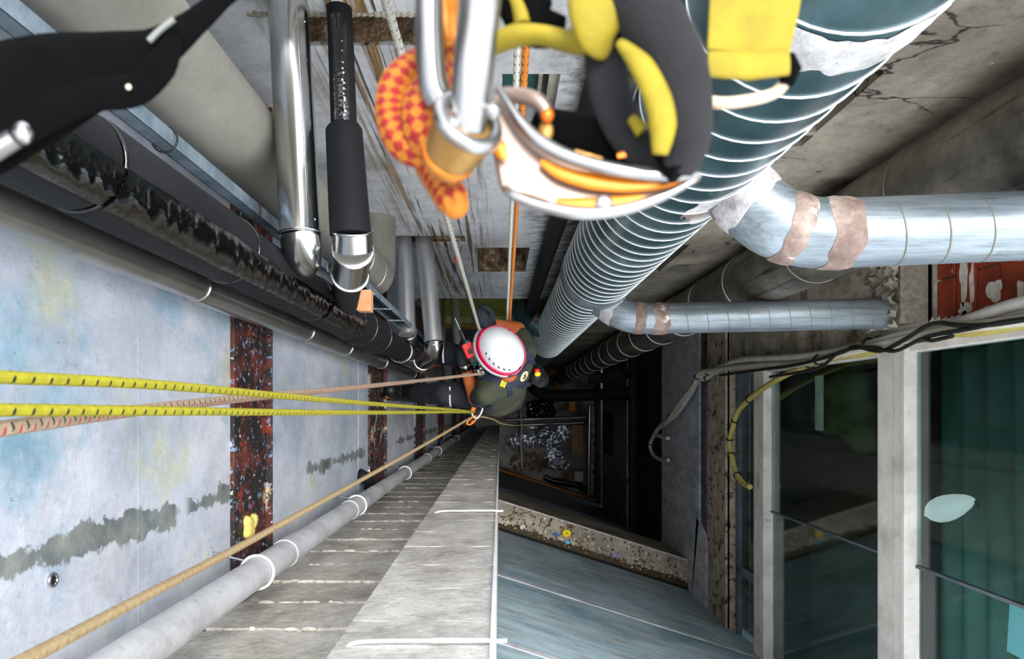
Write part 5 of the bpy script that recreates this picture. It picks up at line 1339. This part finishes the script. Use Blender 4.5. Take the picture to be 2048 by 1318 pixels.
# descender with curved side plate
t = thing('descender', 'curved silver and amber descender plate blurred in the foreground', 'descender', G(1190, 400, .30))
outl = [(984, 195), (1000, 168), (1015, 195), (1040, 238), (1080, 280), (1140, 312), (1220, 335), (1310, 342), (1398, 344), (1406, 356), (1350, 384), (1285, 412), (1225, 430), (1160, 430), (1090, 416), (1035, 396), (1000, 372), (990, 320), (980, 262)]
def plate(pts, D, th): return MB().prism([G(x, y, D) for x, y in pts], (0, 0, -th))
pb = obj('side_plate', plate(outl, .296, .007), M['plate'], t, bevel=.0022)
ru = spline([G(996, 176, .290), G(1040, 244, .289), G(1090, 290, .288), G(1160, 322, .287), G(1250, 343, .287), G(1340, 352, .288), G(1400, 350, .29)], 6)
obj('upper_rim', MB().tube(ru, lerpl([.0016, .0026, .003, .003, .003, .0026, .0012], len(ru)), 14), M['silver'], pb, smooth=80)
rb = spline([G(1010, 376, .292), G(1030, 392, .29), G(1085, 412, .29), G(1160, 426, .29), G(1240, 420, .29), G(1320, 395, .29), G(1390, 360, .291)], 6)
obj('lower_rim', MB().tube(rb, lerpl([.0016, .0022, .0024, .0026, .0026, .0022, .001], len(rb)), 14), M['silver'], pb, smooth=80)
def strip_(pa, wpx, D): 
    P = spline([G(x, y, D) for x, y in pa], 6); return MB().tube(P, [w*s for w in lerpl(wpx, len(P))], 12, flat=(.35, 1), up=UPZ)
obj('amber_insert', strip_([(992, 268), (998, 295), (1010, 318)], [6, 17, 6], .2915), M['amber'], pb, smooth=80)
obj('amber_insert', strip_([(1082, 322), (1120, 345), (1180, 362), (1250, 370), (1330, 366), (1375, 358)], [6, 15, 18, 16, 12, 4], .2915), M['amber'], pb, smooth=80)
obj('amber_insert', strip_([(1112, 404), (1160, 408), (1230, 404), (1290, 394)], [9, 14, 13, 5], .2915), M['amber'], pb, smooth=80)
obj('slot_hole', strip_([(1030, 386), (1060, 396), (1096, 405)], [5, 8, 5], .2922), mat('brown_shadow_slot', ['5a3210', '7a4a18'], 20, bump=0), pb, smooth=80)
obj('inner_flange', strip_([(1235, 312), (1275, 306), (1322, 322)], [6, 10, 5], .296), M['orange_m'], t, smooth=80)
obj('pulley_cheek', MB().tube(spline([G(1065, 238, .31), G(1120, 262, .312), G(1200, 285, .312), G(1290, 300, .31), G(1335, 318, .308)], 6), lerpl([.006, .0095, .011, .009, .005], 25), 18, flat=(.8, 1.0), up=UPZ), M['blk_web'], t, smooth=80)
obj('rivet_head', MB().ell(G(1092, 262, .297), (.0032, .0045, .002), nu=14, nv=8), M['brass'], t, smooth=80)
obj('release_lever', strip_([(1150, 302), (1180, 312), (1205, 318)], [4, 6, 4], .296), M['brass'], t, smooth=80)
obj('handle', MB().tube(spline([G(1000, 190, .298), G(1040, 192, .296), G(1075, 202, .294), G(1092, 222, .294)], 5), lerpl([.003, .0034, .0034, .0028], 16), 12), M['plate'], t, smooth=80)
obj('handle_tip', MB().ell(G(1094, 230, .294), (.003,.0035,.003), nu=10, nv=8), M['orange_m'], t, smooth=80)
obj('axle_bolt', MB().ell(G(1208, 406, .2905), (.0038,.0038,.0015), nu=14, nv=8), M['silver'], pb, smooth=80)

# yellow strap end at the right
t = thing('yellow_strap', 'folded yellow webbing strap end hanging in front of spiral duct', 'strap', G(1500, 80, .31))
P = [G(1522, -160, .31), G(1516, -60, .31), G(1508, 10, .31), G(1500, 70, .311), G(1495, 108, .312)]
obj('webbing', MB().ribbon(spline(P, 4), lerpl([94*.31/F, 92*.31/F, 90*.31/F, 85*.31/F, 82*.31/F], 17), Vector((1, .05, 0)), .0012), M['yel_web'], t, bevel=.0004)
obj('folded_end', MB().tube([G(1414, 128, .308), G(1495, 132, .308), G(1576, 125, .308)], [.0052, .0058, .0052], 14, flat=(.45, 1.1), up=UPZ), M['yel_web'], t, smooth=80)
obj('stitching', MB().tube([G(1418, 106, .308), G(1495, 110, .3078), G(1580, 102, .308)], .0007, 6), plain('dark_yellow_thread', 'a08c08'), t, smooth=80)
obj('black_keeper', MB().tube([G(1576, 112, .312), G(1580, 140, .312), G(1574, 168, .312)], [.003, .005, .003], 12), M['blk_web'], t, smooth=80)
tag(obj('cord_loop', MB().tube(spline([G(1395, 196, .315), G(1440, 206, .315), G(1500, 200, .315), G(1548, 186, .315), G(1574, 160, .315)], 6), .0026, 12), M['cord'], smooth=80), 'short beige cord loop under the yellow strap end', 'cord')

# black straps across the upper left corner
t = thing('black_strap', 'broad black webbing strap blurred across the upper left corner', 'strap', G(150, 180, .33))
P = spline([G(560, -90, .33), (G(450, -8, .33)), G(385, 48, .33), G(310, 100, .33), G(215, 132, .33), G(110, 165, .33), G(-20, 215, .33), G(-160, 270, .33)], 5)
px = .33/F
obj('upper_webbing', MB().tube(P, [w*px for w in lerpl([20, 22, 30, 46, 72, 104, 130, 150], len(P))], 16, flat=(.3, 1), up=UPZ), M['blk_web'], t, smooth=80)
P = spline([G(352, 72, .325), G(322, 130, .325), G(270, 178, .325), G(190, 190, .325), G(100, 225, .325), G(0, 270, .325), G(-120, 320, .325)], 5)
obj('lower_webbing', MB().tube(P, [w*px for w in lerpl([14, 34, 36, 34, 40, 50, 60], len(P))], 16, flat=(.3, 1), up=UPZ), M['blk_web'], t, smooth=80)
obj('webbing_edge', MB().tube(spline([G(348, 38, .322), G(320, 60, .322), G(298, 82, .322)], 4), .0014, 8), plain('grey_thread', '6a6c6a'), t, smooth=80)
obj('stitch_dot', MB().ell(G(257, 174, .318), (.0013,.0013,.0008), nu=10, nv=6), M['cord'], t, smooth=80)
t = thing('small_karabiner', 'silver karabiner nose poking in at the left edge', 'karabiner', G(20, 285, .30))
obj('nose_bar', MB().tube([G(-90, 345, .30), G(-20, 306, .30), G(30, 276, .30)], [.0046, .0044, .0040], 14), M['silver'], t, smooth=80)
obj('nose_tip', MB().ell(G(46, 266, .30), (.0040, .0050, .0036), nu=14, nv=10), M['silver'], t, smooth=80)
